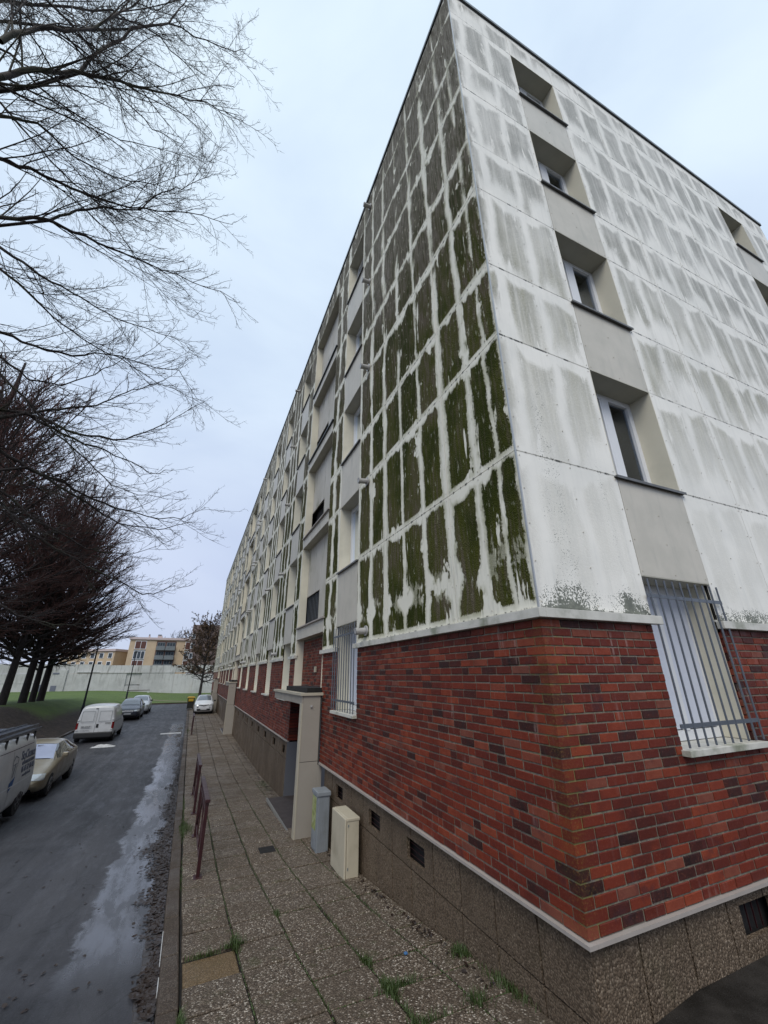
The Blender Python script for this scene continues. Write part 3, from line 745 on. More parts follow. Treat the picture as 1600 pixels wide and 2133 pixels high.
# ---------------------------------------------------------------- plinth panels and cellar vents
PLN = obj('plinth', None, B)
ventsL = [(2.28, 2.70), (3.51, 3.92), (5.10, 5.48), (13.35, 13.80), (15.0, 15.45), (16.92, 17.36), (18.7, 19.1), (20.4, 20.8), (22.6, 23.0), (24.3, 24.7)]
ventsL = [(a, b) for a, b in ventsL] + [(a + 18.75, b + 18.75) for a, b in ventsL if 9.9 < a] + [(10.1, 10.5), (11.6, 12.0), (28.9, 29.3), (30.4, 30.8)]
ventsR = [(1.70, 2.15), (4.2, 4.6)]
pd = .055
def plinth(pl, L, vents, skips):
    edges = [.05] if pl == 'L' else [.062]
    e = .545 if pl == 'L' else .51
    while e < L: edges.append(e); e += .515
    edges.append(L)
    n = 0
    for i in range(len(edges) - 1):
        a, b = edges[i], edges[i + 1]; mid = (a + b) / 2
        if any(s0 < mid < s1 for s0, s1 in skips): continue
        zb_ = (gz(mid) if pl == 'L' else gz(0)) - .12
        rows = [(zb_, -2.09), (-2.075, ZLED - .036)] if pl == 'L' else [(zb_ - .1, ZLED - .036)]
        for z0, z1 in rows:
            vz0, vz1 = (-2.0, -1.80) if pl == 'L' else (-1.95, -1.74)
            cuts = [(max(a, v0), min(b, v1)) for v0, v1 in vents if v0 < b - .01 and v1 > a + .01] if z0 < vz0 and z1 > vz0 else []
            g = .008
            mb = MB()
            if not cuts: pbox(mb, pl, a + g, b - g, pd, pd + .04, z0, z1)
            else:
                c0, c1 = cuts[0]
                pbox(mb, pl, a + g, b - g, pd, pd + .04, vz1, z1); pbox(mb, pl, a + g, b - g, pd, pd + .04, z0, vz0)
                if c0 > a + g + .002: pbox(mb, pl, a + g, c0, pd, pd + .04, vz0, vz1)
                if c1 < b - g - .002: pbox(mb, pl, c1, b - g, pd, pd + .04, vz0, vz1)
            mb.obj('plinth_panel', 'pebbledash', PLN, loc=P3(pl, 0, random.uniform(-.002, .002), 0)); n += 1
    core = MB()
    for i in range(len(edges) - 1):
        a, b = edges[i], edges[i + 1]; mid = (a + b) / 2
        if any(s0 < mid < s1 for s0, s1 in skips): continue
        pbox(core, pl, a if i else .062, b, .16, .18, -3.3, ZLED - .01)
    vb = MB()
    for v0, v1 in vents: pass
    core.obj('plinth_core', 'dark_void', PLN, kind='stuff')
skL = [(r[0] - .15, r[1] + .25) for r in REC]
plinth('L', LEN, ventsL, skL); plinth('R', WID, ventsR, [])
mb = MB()
for v0, v1 in ventsL[:3]:
    for k in range(3): pbox(mb, 'L', v0, v1, .10, .106, -1.97 + k * .055, -1.965 + k * .055)
for v0, v1 in ventsR[:1]:
    for k in range(4): pbox(mb, 'R', v0 + .08 + k * .09, v0 + .086 + k * .09, .11, .12, -1.95, -1.74)
mb.obj('cellar_vent_grating', 'rust_red', PLN, kind='stuff')
# grey backing strip behind plinth joints
mb = MB(); 
for i in range(0, 1): mb.box(.064, .064, -3.3, .09, 6.4, ZLED - .04)
"""solid back so that joints read dark"""

# ---------------------------------------------------------------- windows
def reveal_mesh(w, z0, z1, depth):
    mb = MB(); t = .02
    mb.box(0, .031, z0, t * .2, depth, z1); mb.box(w - t * .2, .031, z0, w, depth, z1)
    return mb
def build_window(pl, u0, u1, z0, z1, depth, cache={}, kind='std'):
    w = u1 - u0; key = (pl, round(w, 2), round(z1 - z0, 2), kind)
    if key not in cache:
        h = z1 - z0; parts = []
        def mk(fn, mat, name):
            mb = MB(); fn(mb); V = [P3(pl, u, d, z) for (u, d, z) in mb.V]; return mesh(name, V, mb.F, mat, rnd=mb.r)
        def rev(m): m.box(-.006, .0, 0, .006, depth, h - .006)
        def rev2(m): m.box(w - .006, .0, 0, w + .006, depth, h - .006)
        def sof(m): m.box(-.006, .0, h - .006, w + .006, depth, h + .006)
        def sill(m):
            m.box(-.04, -.04, -.022, w + .04, .02, -.004); m.box(-.04, -.044, -.036, w + .04, -.038, -.004); m.box(0, .02, -.012, w, depth, .006)
        def frame(m):
            d0, d1 = depth - .02, depth + .05; f = .055
            m.box(.006, d0, .006, f, d1, h - .006); m.box(w - f, d0, .006, w - .006, d1, h - .006); m.box(f, d0, h - f, w - f, d1, h - .006); m.box(f, d0, .006, w - f, d1, f + .02)
            c = w / 2; m.box(c - .05, d0 - .008, f + .02, c + .05, d1 - .01, h - f)
            for a, b in ((f, c - .05), (c + .05, w - f)):
                m.box(a, d0 - .006, f + .02, a + .04, d1 - .02, h - f); m.box(b - .04, d0 - .006, f + .02, b, d1 - .02, h - f)
                m.box(a + .04, d0 - .006, h - f - .04, b - .04, d1 - .02, h - f); m.box(a + .04, d0 - .006, f + .02, b - .04, d1 - .02, f + .06)
        def pane(m): m.box(.09, depth + .012, .11, w / 2 - .088, depth + .018, h - .09)
        def pane2(m): m.box(w / 2 + .088, depth + .012, .11, w - .09, depth + .018, h - .09)
        def cur(m):
            n = 14; 
            q = [(.05 + (w - .1) * i / n, depth + .12 + .03 * (i % 2)) for i in range(n + 1)]
            m.add([(a, b, 0) for a, b in q] + [(a, b, h) for a, b in q], [(i, i + 1, n + 2 + i, n + 1 + i) for i in range(n)])
        cache[key] = dict(window=mk(frame, 'white_frame', 'window'), pane=mk(pane, 'glass', 'pane'), pane2=mk(pane2, 'glass', 'pane'), sill=mk(sill, 'sill_dark', 'sill'),
                          reveal=mk(rev, 'reveal', 'reveal'), reveal2=mk(rev2, 'reveal', 'reveal'), soffit=mk(sof, 'soffit', 'soffit'), curtain=mk(cur, 'curtain', 'curtain'))
    c = cache[key]; loc = P3(pl, u0, 0, z0)
    wo = obj('window', c['window'], B, loc=loc)
    for n in ('pane', 'pane2', 'sill', 'reveal', 'reveal2', 'soffit', 'curtain'): obj(n.rstrip('2'), c[n], wo)
    return wo
for w in WL:
    for k in range(4): build_window('L', w[0], w[1], SILL[k], TOP[k], .28)
for w in WR:
    for k in range(4): build_window('R', w[0], w[1], SILL[k], TOP[k], .31)
# ground floor windows: white sill, closed blind, steel bars on the near ones
def ground_window(pl, u0, u1, bars, blind):
    z0, z1 = -.62, .92; w = u1 - u0; d = .30
    wo = obj('window', None, B, loc=P3(pl, u0, 0, z0)); h = z1 - z0
    def mk(name, fn, mat, bevel=0):
        mb = MB(); fn(mb); V = [P3(pl, a, b, c) for a, b, c in mb.V]; o = obj(name, mesh(name, V, mb.F, mat, rnd=mb.r), wo)
        if bevel: m = o.modifiers.new('bevel', 'BEVEL'); m.width = bevel; m.segments = 2
        return o
    mk('sill', lambda m: (m.box(-.03, -.06, -.055, w + .05, .02, -.005), m.box(0, .02, -.03, w, d, -.005)), 'cap_white', .003)
    mk('reveal', lambda m: m.box(-.004, .06, 0, .008, d, h - .006), 'reveal'); mk('reveal', lambda m: m.box(w - .008, .06, 0, w + .004, d, h - .006), 'reveal')
    mk('soffit', lambda m: m.box(-.006, .0, h - .006, w + .006, d, h + .006), 'soffit')
    mk('frame', lambda m: (m.box(0, d, 0, .06, d + .06, h), m.box(w - .06, d, 0, w, d + .06, h), m.box(.06, d, 0, w - .06, d + .06, .09), m.box(.06, d, h - .14, w - .06, d + .06, h), m.box(w * .5 - .04, d - .01, .09, w * .5 + .04, d + .05, h - .14)), 'white_frame')
    if blind:
        for q0, q1 in ((.06, w * .5 - .04), (w * .5 + .04, w - .06)): mk('roller_blind', lambda m: m.box(q0, d + .005, .10, q1, d + .012, h - .14), 'blind_white')
    else:
        mk('pane', lambda m: m.box(.06, d + .02, .09, w - .06, d + .026, h - .14), 'glass'); mk('curtain', lambda m: m.box(.04, d + .1, 0, w - .04, d + .11, h), 'curtain')
    if bars:
        gr = mk('window_grille', lambda m: (m.bar((-.04, -.035, 1.33), (w + .06, -.035, 1.33), .008, .035), m.bar((-.04, -.035, .18), (w + .06, -.035, .18), .008, .035)), 'steel_grey')
        for i in range(10):
            x = .02 + (w + .02) * i / 9
            mb = MB(); a = P3(pl, x, -.035, .01); b = P3(pl, x, -.035, 1.50); mb.tube(a, b, .0095, n=8)
            obj('bar', mb.me('bar', 'steel_grey', smooth=False), gr)
for i, w in enumerate(WL): ground_window('L', w[0], w[1], i == 0, i % 3 != 1)
for w in WR: ground_window('R', w[0], w[1], True, True)

# ---------------------------------------------------------------- stair recesses
for r in REC:
    so = obj('stair_recess', None, B)
    y0, y1 = r
    mb = MB(); mb.box(.0, y1 - .006, -.3, .22, y1 + .006, 11.9); mb.obj('recess_side', 'reveal', so); mb = MB(); mb.box(.0, y0 - .006, -.3, .22, y0 + .006, 11.9); mb.obj('recess_side', 'reveal', so)
    for k in range(4):
        z0 = 1.22 + 2.70 * k; z1 = z0 + 2.40
        cs = [y0, y0 + .72, y0 + 1.36, y0 + 2.05, y1]
        for i in range(4):
            lo = z0 + .92 if i >= 2 else z0; hi = z1 + .02
            V, F, uvs = panel_mesh('L', cs[i], cs[i + 1], lo, hi, 'recess', d0=.22, d1=.25)
            obj('recess_panel', mesh('recess_panel', V, F, 'moss_light', uv=uvs), so)
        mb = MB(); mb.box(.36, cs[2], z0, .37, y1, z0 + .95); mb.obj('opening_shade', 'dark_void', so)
        if k == 0:
            for i in range(9):
                mb = MB(); y = cs[2] + .08 + i * (y1 - cs[2] - .12) / 8; mb.box(.25, y - .012, z0, .262, y + .012, z0 + .9); mb.obj('louvre_bar', 'steel_grey', so)
        mb = MB(); mb.box(0.003, y0, z1, .22, y1, z1 + .012); mb.obj('recess_soffit', 'soffit', so)
        mb = MB(); mb.box(-.05, y0 - .05, z0 - .002, .24, y1 + .03, z0 + .03); mb.obj('recess_sill', 'ledge' if k < 2 else 'coping', so)
    mb = MB(); mb.box(.03, y0, .925, .22, y1, .94); mb.obj('recess_soffit', 'soffit', so)
    mb = MB(); mb.box(.19, y0 + 1.24, .07, .222, y0 + 1.36, .20); mb.obj('wall_box', 'cabinet_beige', so)

# vent pipes
for m in range(3):
    for y in (3.93, 12.35, 15.55, 21.9):
        for k in range(5):
            z = [.69, 3.50, 6.31, 8.98, 11.89][k]; yy = y + 18.75 * m
            if yy > 57 or (k == 4 and m) or (y == 15.55 and k != 1): continue
            mb = MB(); mb.tube((-.004, yy, z), (-.03, yy, z), .085, n=14); mb.tube((-.03, yy, z), (-.17, yy, z - .015), .052, n=14); mb.tube((-.17, yy, z - .015), (-.20, yy, z - .02), .06, n=14)
            mb.tube((-.202, yy, z - .02), (-.204, yy, z - .02), .045, n=14); mb.obj('vent_pipe', 'pipe_grey', B)

# ---------------------------------------------------------------- entrance porches
for m, r in enumerate(REC):
    o = 18.75 * m; g = gz(6.45 + o) - .06
    pr = obj('entrance_porch', None, B)
    def Pm(name, mat, *bx, bevel=.003):
        mb = MB()
        for q in bx: mb.box(*q)
        return mb.obj(name, mat, pr, bevel=bevel)
    y = 6.45 + o
    Pm('pier_core', 'backing', (-.405, y + .012, g, .0, y + .15, -.40))
    Pm('pier_panel', 'porch_panel', (-.395, y, -1.59, -.03, y + .012, -.40)); Pm('pier_panel', 'porch_panel', (-.395, y, g, -.03, y + .012, -1.60))
    Pm('pier_panel', 'porch_panel', (-.029, y, g, .06, y + .012, -1.66))
    Pm('pier_trim', 'porch_trim', (-.425, y - .006, g, -.397, y + .16, -.545))
    Pm('porch_beam', 'porch_panel', *[(-.42, a, -.56, -.40, b, -.40) for a, b in ((y + .0, y + 1.3), (y + 1.31, y + 2.25), (y + 2.26, y + 3.2))])
    Pm('porch_roof', 'porch_panel', (-.40, y + .02, -.45, .20, y + 3.2, -.39))
    Pm('porch_cap', 'porch_trim', (-.46, y - .035, -.398, -.33, y + 3.24, -.345), (-.33, y - .035, -.398, .04, y + .09, -.345))
    Pm('roof_membrane', 'membrane', (-.30, y + .11, -.39, .21, y + 2.3, -.25))
    Pm('lamp', 'pipe_grey', (-.24, y - .03, -.62, -.20, y, -.58))
    Pm('door_jamb', 'jamb', (.30, r[1] + .12, g, .40, r[1] + .26, -.45), (.40, r[0], g, .46, r[0] + 1.1, -.45), bevel=0)
    Pm('entrance_door', 'door_blue', (.42, r[0] + 1.12, g, .46, r[1] + .1, -.45))
    Pm('door_glass', 'carglass', (.412, r[0] + 1.3, g + 1.0, .419, r[1] - .1, -.65), bevel=0)
    Pm('porch_side', 'jamb', (.0, r[1] + .262, g, .30, r[1] + .275, ZLED - .03), bevel=0)
    Pm('porch_back', 'backing', (.47, r[0] - .15, g, .5, r[1] + .3, -.3), bevel=0)
    Pm('porch_floor', 'doormat', (-.38, y + .16, g, .46, r[1] + .28, gz(7.5 + o) + .012), bevel=0)
    Pm('threshold_strip', 'alu', (-.42, y + .16, gz(7.5 + o) - .04, -.385, r[1] + .3, gz(7.5 + o) + .02), bevel=0)
# ================================================================== ground
def smooth(a, b, x): t = min(1, max(0, (x - a) / (b - a))); return t * t * (3 - 2 * t)
def roadz(y): return gz(y) - .12
def lawn_h(x, y):
    p = float(np.interp(y, [-30, 20, 35, 45, 60, 92, 200], [-1.6, -1.7, -1.72, -1.85, -2.25, -2.35, -2.2]))
    a = smooth(-8.9, -13.0, x); b = smooth(-2.0, -19.0, x) * .95; m = smooth(55, 72, y); t = a * (1 - m) + b * m
    far = smooth(60, 92, y) * smooth(-5, 6, x) * 0
    return (1 - t) * (-3.16) + t * p + far
def grid(name, xs, ys, zf, mat, **k):
    V = [(x, y, zf(x, y)) for y in ys for x in xs]; n = len(xs)
    F = [(j * n + i, j * n + i + 1, (j + 1) * n + i + 1, (j + 1) * n + i) for j in range(len(ys) - 1) for i in range(n - 1)]
    return obj(name, mesh(name, V, F, mat, smooth=True), **k)
yy = [-30, -15, -8] + list(np.arange(-6, 16, .5)) + [18, 25, 35, 45, 57.2]
grid('road', [-8.95, -7, -5, -3.5, -2.8, -2.46], yy, lambda x, y: roadz(y) - .0 * x, 'road', kind='structure')
grid('turning_area', [-9.5, -6, -2.46], [57.2, 59.8], lambda x, y: -3.275, 'road', kind='structure')
xs = list(np.arange(-70, -20, 2.5)) + list(np.arange(-20, -8.7, .45)); xs = [x for x in xs if x < -8.95] + [-8.95]
grid('lawn', xs, [-30, -10, 5] + list(np.arange(10, 60, 1.5)) + [59.8], lambda x, y: lawn_h(x, y) if x < -8.96 else -3.2 if y > 14 else roadz(y) + .02, 'lawn', kind='structure')
grid('lawn_end', list(np.arange(-70, -20, 3)) + list(np.arange(-20, 12, 1.5)), list(np.arange(59.8, 96, 1.5)), lawn_h, 'lawn', kind='structure')
grid('ground', [-900, -300, -80, 80, 300, 900], [-300, -60, 100, 300, 900], lambda x, y: -3.75, 'ground_far', kind='structure')
grid('yard', [-.0, .4, 1, 2, 4, 8, 30], [-30, -15, -6, -3, -2, -1, -.5, .07], lambda x, y: -2.17 + .10 * smooth(0, 1.2, x) + min(0, -.0 * y) + (gz(y) + 2.17) * .5, 'asphalt2', kind='structure')
mb = MB(); mb.box(-9.5, 59.8, -3.4, -2.4, 59.92, -3.13); mb.obj('road_end_kerb', 'kerb_stone', kind='structure')
mb = MB(); mb.box(-9.05, 14, -3.4, -8.93, 57.2, -3.17); mb.obj('bank_kerb', 'kerb_stone', kind='structure')

# ---------------------------------------------------------------- pavement: bed, slabs, kerb stones
PAVE = obj('pavement', None, kind='structure')
bed = grid('slab_bed', [-2.29, -.0, .06], yy, lambda x, y: gz(y) - .036, 'mud'); bed.parent = PAVE
X = [-2.285, -1.785, -1.285, -.785, -.285, .055]
def slab(x0, x1, y0, y1, g=.005, dz=0, th=.05):
    c = .006; x0 += g; x1 -= g; y0 += g; y1 -= g; z0, z1 = gz(y0) + dz, gz(y1) + dz; tl = random.uniform(-.003, .003)
    I = [(x0 + c, y0 + c, z0 + tl), (x1 - c, y0 + c, z0 - tl), (x1 - c, y1 - c, z1 - tl), (x0 + c, y1 - c, z1 + tl)]
    O = [(x0, y0, z0 - c), (x1, y0, z0 - c), (x1, y1, z1 - c), (x0, y1, z1 - c)]; D = [(x, y, z - th) for x, y, z in O]
    F = [(0, 1, 2, 3)] + [(i, 4 + i, 4 + (i + 1) % 4, (i + 1) % 4) for i in range(4)] + [(4 + i, 8 + i, 8 + (i + 1) % 4, 4 + (i + 1) % 4) for i in range(4)]
    return I + O + D, F
slabs = []
offs = [0, 0, 0, 0, 0]
breaks = {0: [1.80, 2.33, 2.80]}
for c in range(5):
    y = -3.2 + (.25 if c % 2 and False else 0); k = 0
    ys = list(np.arange(-3.26, .9, .52)) + [.90, 1.38, 1.86, 2.37, 2.93, 3.46, 4.0, 4.53, 5.05, 5.57, 6.12]
    while ys[-1] < 57.0: ys.append(ys[-1] + .505)
    for i in range(len(ys) - 1):
        y0, y1 = ys[i], ys[i + 1]
        if c > 0 and c < 4 and random.random() < .04 and y0 > 2: pass
        slabs.append((c, y0, y1))
def svis(s):
    p = project(((X[s[0]] + X[s[0] + 1]) / 2, (s[1] + s[2]) / 2, gz(s[1])))
    return -1 if p is None or p[1] > 2300 or p[0] < 0 else 1 / p[2]
slabs = [s for s in slabs if svis(s) > 0]; slabs.sort(key=lambda s: -svis(s)); rest = MB()
for i, (c, y0, y1) in enumerate(slabs):
    dz = random.uniform(-.005, .005); x0, x1 = X[c], X[c + 1]
    if c == 4 and y0 < 1: dz -= .006
    mat = 'slab_aggregate'
    if c == 0 and abs(y0 - 2.37) < .02: mat = 'slab_ochre'; dz = -.012; y1 -= .06
    V, F = slab(x0, x1, y0, y1, dz=dz, g=.0105 + (.007 if random.random() < .15 else 0))
    if i < 300: obj('paving_slab', mesh('paving_slab', V, F, mat), PAVE)
    else: rest.add(V, F)
rest.obj('paving_slab', 'slab_aggregate', PAVE, kind='stuff')
y = -3.0; 
while y < 57:
    e = y + 1.0 + random.uniform(-.02, .02); a = gz(y); b = gz(e); j = random.uniform(-.006, .006); g = .006
    V = [(-2.455 + j, y + g, a - .25), (-2.30 + j, y + g, a - .25), (-2.30 + j, e - g, b - .25), (-2.455 + j, e - g, b - .25), (-2.455 + j, y + g, a + .0), (-2.30 + j, y + g, a + .004), (-2.30 + j, e - g, b + .004), (-2.455 + j, e - g, b + .0)]
    o = obj('kerb_stone', mesh('kerb_stone', V, [(0, 3, 2, 1), (4, 5, 6, 7), (0, 1, 5, 4), (1, 2, 6, 5), (2, 3, 7, 6), (3, 0, 4, 7)], 'kerb_stone'), PAVE)
    m_ = o.modifiers.new('bevel', 'BEVEL'); m_.width = .015; m_.segments = 2; y = e
# gutter cobbles
GUT = obj('gutter', None, kind='structure'); y = -1.0
while y < 15:
    e = y + random.uniform(.16, .30); a = roadz(y) + .006; b = roadz(e) + .006; w0 = -2.62 - random.uniform(0, .02)
    V = [(w0, y + .008, a - .04), (-2.475, y + .008, a - .04), (-2.475, e - .008, b - .04), (w0, e - .008, b - .04), (w0, y + .008, a), (-2.475, y + .008, a + .004), (-2.475, e - .008, b + .004), (w0, e - .008, b)]
    o = obj('gutter_stone', mesh('gutter_stone', V, [(0, 3, 2, 1), (4, 5, 6, 7), (0, 1, 5, 4), (1, 2, 6, 5), (2, 3, 7, 6), (3, 0, 4, 7)], 'cobble'), GUT)
    m_ = o.modifiers.new('bevel', 'BEVEL'); m_.width = .012; m_.segments = 2; y = e
# white marking on the road, litter
mb = MB(); mb.box(-3.8, 28.1, -3.272, -2.66, 28.6, -3.262); mb.obj('road_marking', 'road_paint', kind='structure')

def scatter(name, n, fx, size, mat, label=None, cat=None, kind='stuff', curl=.4, asp=.5, up=.01):
    V = []; F = []
    for _ in range(n):
        x, y, z = fx(); s = size * random.uniform(.6, 1.4); a = random.uniform(0, 6.28); c, d = math.cos(a), math.sin(a); t = random.uniform(-curl, curl); t2 = random.uniform(-curl, curl)
        b = len(V); q = [(-1, 0), (-.3, asp), (.6, asp * .8), (1, 0), (.5, -asp), (-.4, -asp * .9)]
        V.append((x, y, z + up))
        for u, v in q:
            u *= s; v *= s; V.append((x + u * c - v * d, y + u * d + v * c, z + up + abs(u) * t + v * t2 + random.uniform(0, .006)))
        F += [(b, b + 1 + i, b + 1 + (i + 1) % 6) for i in range(6)]
    o = obj(name, mesh(name, V, F, mat), kind=kind)
    if label: o['label'] = label
    if cat: o['category'] = cat
    return o
def leafpos():
    y = random.choice([random.gauss(7.2, 1.6), random.uniform(4, 17), random.gauss(11, 2), random.uniform(3, 26), random.gauss(2.9, .25)])
    w = .15 + .14 * max(0, math.sin(y * 1.9)) + .06 * math.sin(y * 5.1) + (.10 if 5 < y < 9 else 0)
    w *= .8
    if y < 4.4: w *= .6
    x = -2.47 - abs(random.gauss(0, 1)) * w * .6; h = max(0, .022 - abs(x + 2.5) * .06) * random.random()
    return x, y, roadz(y) + h
scatter('fallen_leaves', 6000, leafpos, .036, 'leaf_wet', 'wet brown fallen leaves heaped in the gutter along the kerb', 'leaves', curl=.2)
def leafpos2():
    x = random.uniform(-8.5, -2.6); y = 3 + 30 * random.random() ** 1.5; return x, y, roadz(y)
scatter('scattered_leaves', 420, leafpos2, .025, 'leaf_wet', 'loose dark leaves scattered over the wet road', 'leaves', curl=.3)
def twigpos(): 
    y = random.uniform(1, 22); return random.choice([-.01, -.02, -.05]) - abs(random.gauss(0, .05)), y, gz(y)
scatter('wall_foot_debris', 500, twigpos, .022, 'leaf_wet', 'brown leaf debris gathered along the foot of the plinth', 'leaves', curl=.4)

def grass(name, pts, label, dens=60, h=.05, r=.06):
    V = []; F = []
    for (x, y, z, sx, sy, k) in pts:
        for _ in range(int(dens * k)):
            px = x + random.gauss(0, 1) * sx; py = y + random.gauss(0, 1) * sy; hh = h * random.uniform(.4, 1.2) * min(1.3, k ** .5); a = random.uniform(0, 6.28); w = .0028
            zz = z if z is not None else gz(py) - .01
            lx, ly = math.cos(a) * hh * random.uniform(.2, .9), math.sin(a) * hh * random.uniform(.2, .9); b = len(V); cx, cy = -math.sin(a) * w, math.cos(a) * w
            V += [(px - cx, py - cy, zz), (px + cx, py + cy, zz), (px + lx * .5 + cx * .7, py + ly * .5 + cy * .7, zz + hh * .7), (px + lx * .5 - cx * .7, py + ly * .5 - cy * .7, zz + hh * .7), (px + lx, py + ly, zz + hh)]
            F += [(b, b + 1, b + 2, b + 3), (b + 3, b + 2, b + 4)]
    return obj(name, mesh(name, V, F, 'grass_blade'), label=label, cat='grass', kind='stuff')
pts = [(-1.785, 2.93, None, .02, .09, 2.0), (-1.80, 2.93, None, .07, .012, 1.2), (-2.1, 2.86, None, .08, .01, 1.0), (-.785, 1.87, None, .02, .06, 1.3), (-.785, 1.38, None, .025, .07, 2.2), (-.7, 1.38, None, .09, .012, 1.6), (-.785, 1.1, None, .012, .15, .9), (-.785, .9, None, .12, .015, 1.4), (-1.285, 3.46, None, .02, .03, .8), (-1.285, 1.6, None, .006, .2, .4), (-.785, 2.6, None, .006, .4, .8),
       (.0, 1.55, None, .04, .05, 3.0), (.02, .95, None, .03, .14, 2.6), (-.28, .9, None, .05, .05, 1.6), (-2.29, 1.7, None, .01, .12, 2.0), (-2.29, 8.3, None, .03, .35, 5), (-2.22, 8.2, None, .07, .25, 3.2), (-2.29, 10.3, None, .01, .7, 1.5), (-2.29, 5.6, None, .008, .5, .8), (-.12, 12.0, None, .08, .4, 2.2), (-.28, 3.4, None, .006, .6, .8), (-.785, 5.5, None, .006, .8, .5), (-2.28, 28, None, .05, .8, 2)]
grass('joint_grass', pts, 'small green tufts of grass and moss growing in the pavement joints', 110)
def moss_lines():
    V = []; F = []
    def line(p, q, w, n):
        for i in range(n):
            t = random.random(); x = p[0] + (q[0] - p[0]) * t; y = p[1] + (q[1] - p[1]) * t; s = w * random.uniform(.3, 1); b = len(V); z = gz(y) - .008
            a = random.uniform(0, 3); c, d = math.cos(a) * s, math.sin(a) * s
            V.extend([(x - c, y - d, z), (x + d, y - c, z), (x + c, y + d, z), (x - d, y + c, z), (x, y, z + s * .8)]); F.extend([(b, b + 1, b + 4), (b + 1, b + 2, b + 4), (b + 2, b + 3, b + 4), (b + 3, b, b + 4)])
    for x in X[1:5]: line((x, -.5), (x, 12), .010, 700)
    for c in (2, 3, 4):
        for y in (.90, 1.38, 1.86, 2.37, 3.46, 4.0): line((X[c], y), (X[c + 1], y), .008, 40)
    return obj('joint_moss', mesh('joint_moss', V, F, 'grass_blade'), label='thin green moss lining the joints between paving slabs', cat='moss', kind='stuff')
moss_lines()
mb = MB(); mb.box(-1.08, 5.98, gz(6) - .0, -.82, 6.26, gz(6) + .008); mb.obj('drain_cover', 'membrane', label='small dark square drain cover sunk in the pavement by the porch', cat='drain cover')
mb = MB(); mb.box(-.44, 1.80, gz(1.8) + .002, -.41, 1.83, gz(1.8) + .014); mb.obj('plastic_scrap', 'blue_scrap', bevel=.003, label='tiny bright blue plastic scrap lying on a paving slab', cat='litter')
def crumple(name, c, sx, sy, h, mat, label, n=9):
    V = []; F = []
    for j in range(n):
        for i in range(n):
            u, v = i / (n - 1) - .5, j / (n - 1) - .5; e = 1 - min(1, (u * u + v * v) * 4) ** 1; rr = 1 + .25 * math.sin(7 * u + 3) * math.cos(9 * v)
            V.append((c[0] + u * sx * rr, c[1] + v * sy * rr, c[2] + .004 + h * max(0, e) * random.uniform(.3, 1)))
    for j in range(n - 1):
        for i in range(n - 1): F.append((j * n + i, j * n + i + 1, (j + 1) * n + i + 1, (j + 1) * n + i))
    return obj(name, mesh(name, V, F, mat), label=label, cat='litter')
crumple('litter_cloth', (-6.1, 24.2, -3.265), 1.0, .5, .14, 'litter_white', 'crumpled white cloth lying on the road behind the white van')
crumple('litter_paper', (-2.53, 1.55, roadz(1.55)), .10, .06, .03, 'litter_white', 'crumpled white paper in the gutter nearest the camera')
crumple('litter_feather', (.62, -.55, -2.13), .02, .10, .01, 'litter_white', 'small white scrap on dark asphalt below the brick corner')
# white painted line down the kerb face bits
for a, b in ((2.55, 2.75), (3.05, 3.75)):
    mb = MB(); mb.box(-2.464, a, roadz(a) + .03, -2.457, b, gz(b) - .03); mb.obj('kerb_paint', 'litter_white', PAVE)

# ================================================================== street furniture
def railing(y0, y1, x, label, h=.96):
    g0, g1 = gz(y0), gz(y1); t = thing('pedestrian_railing', label, 'railing', (x, y0, g0), group='dark red steel railings along the kerb')
    L = y1 - y0; dz = g1 - g0
    def p(name, *bars):
        mb = MB()
        for a, b, w, hh in bars: mb.bar(a, b, w, hh)
        return mb.obj(name, 'rust_red', t, bevel=.004)
    p('handrail', ((0, -.06, h), (0, L + .06, h + dz), .075, .045))
    for yy_, zz in ((0, 0), (L, dz)):
        p('post', ((0, yy_, zz), (0, yy_, zz + h - .02), .05, .05)); p('base_plate', ((0, yy_ - .09, zz + .008), (0, yy_ + .09, zz + .008), .12, .012))
    p('lower_rail', ((0, 0, .18), (0, L, .18 + dz), .03, .03)); p('upper_rail', ((0, 0, h - .16), (0, L, h - .16 + dz), .03, .03))
    c = L / 2; k = .33
    p('brace', ((.0, 0, .18), (.0, c, h - .16 + dz / 2), .022, .022)); p('brace', ((.0, c, h - .16 + dz / 2), (.0, L, .18 + dz), .022, .022))
    for q in (.33, .67): p('baluster', ((0, L * q, .18 + dz * q), (0, L * q, h - .16 + dz * q), .022, .022))
    return t
r1 = railing(5.42, 7.65, -2.07, 'dark red steel railing at the kerb, nearest the camera, white sticker on top')
r2 = railing(9.5, 11.75, -2.07, 'dark red steel railing at the kerb, second, behind the nearest one')
railing(26.0, 28.2, -2.09, 'dark red steel railing at the kerb, farthest, just before the small white car')
_z = .96 + .024 + (gz(7.65) - gz(5.42)) * .8
mb = MB(); mb.add([(-.035, 1.55, _z), (.035, 1.55, _z), (.035, 2.0, _z - .02), (-.035, 2.0, _z - .02)], [(0, 1, 2, 3)]); mb.obj('sticker', 'litter_white', r1)
for q_ in (1.66, 1.86): mb = MB(); mb.add([(-.02, q_, _z + .002), (.02, q_, _z + .002), (.02, q_ + .05, _z), (-.02, q_ + .05, _z)], [(0, 1, 2, 3)]); mb.obj('sticker_mark', 'ink_grey', r1)
c_ = thing('electricity_cabinet', 'narrow grey utility cabinet with torn green poster, beside the porch pier', 'utility cabinet', (-.24, 5.55, gz(5.6)))
def cb(name, mat, b, par, bevel=.006): mb = MB(); mb.box(*b); return mb.obj(name, mat, par, bevel=bevel)
cb('body', 'cabinet_grey', (0, .0, 0, .21, .34, .80), c_); cb('lid', 'cabinet_grey', (-.02, -.02, .80, .23, .36, .87), c_, .012)
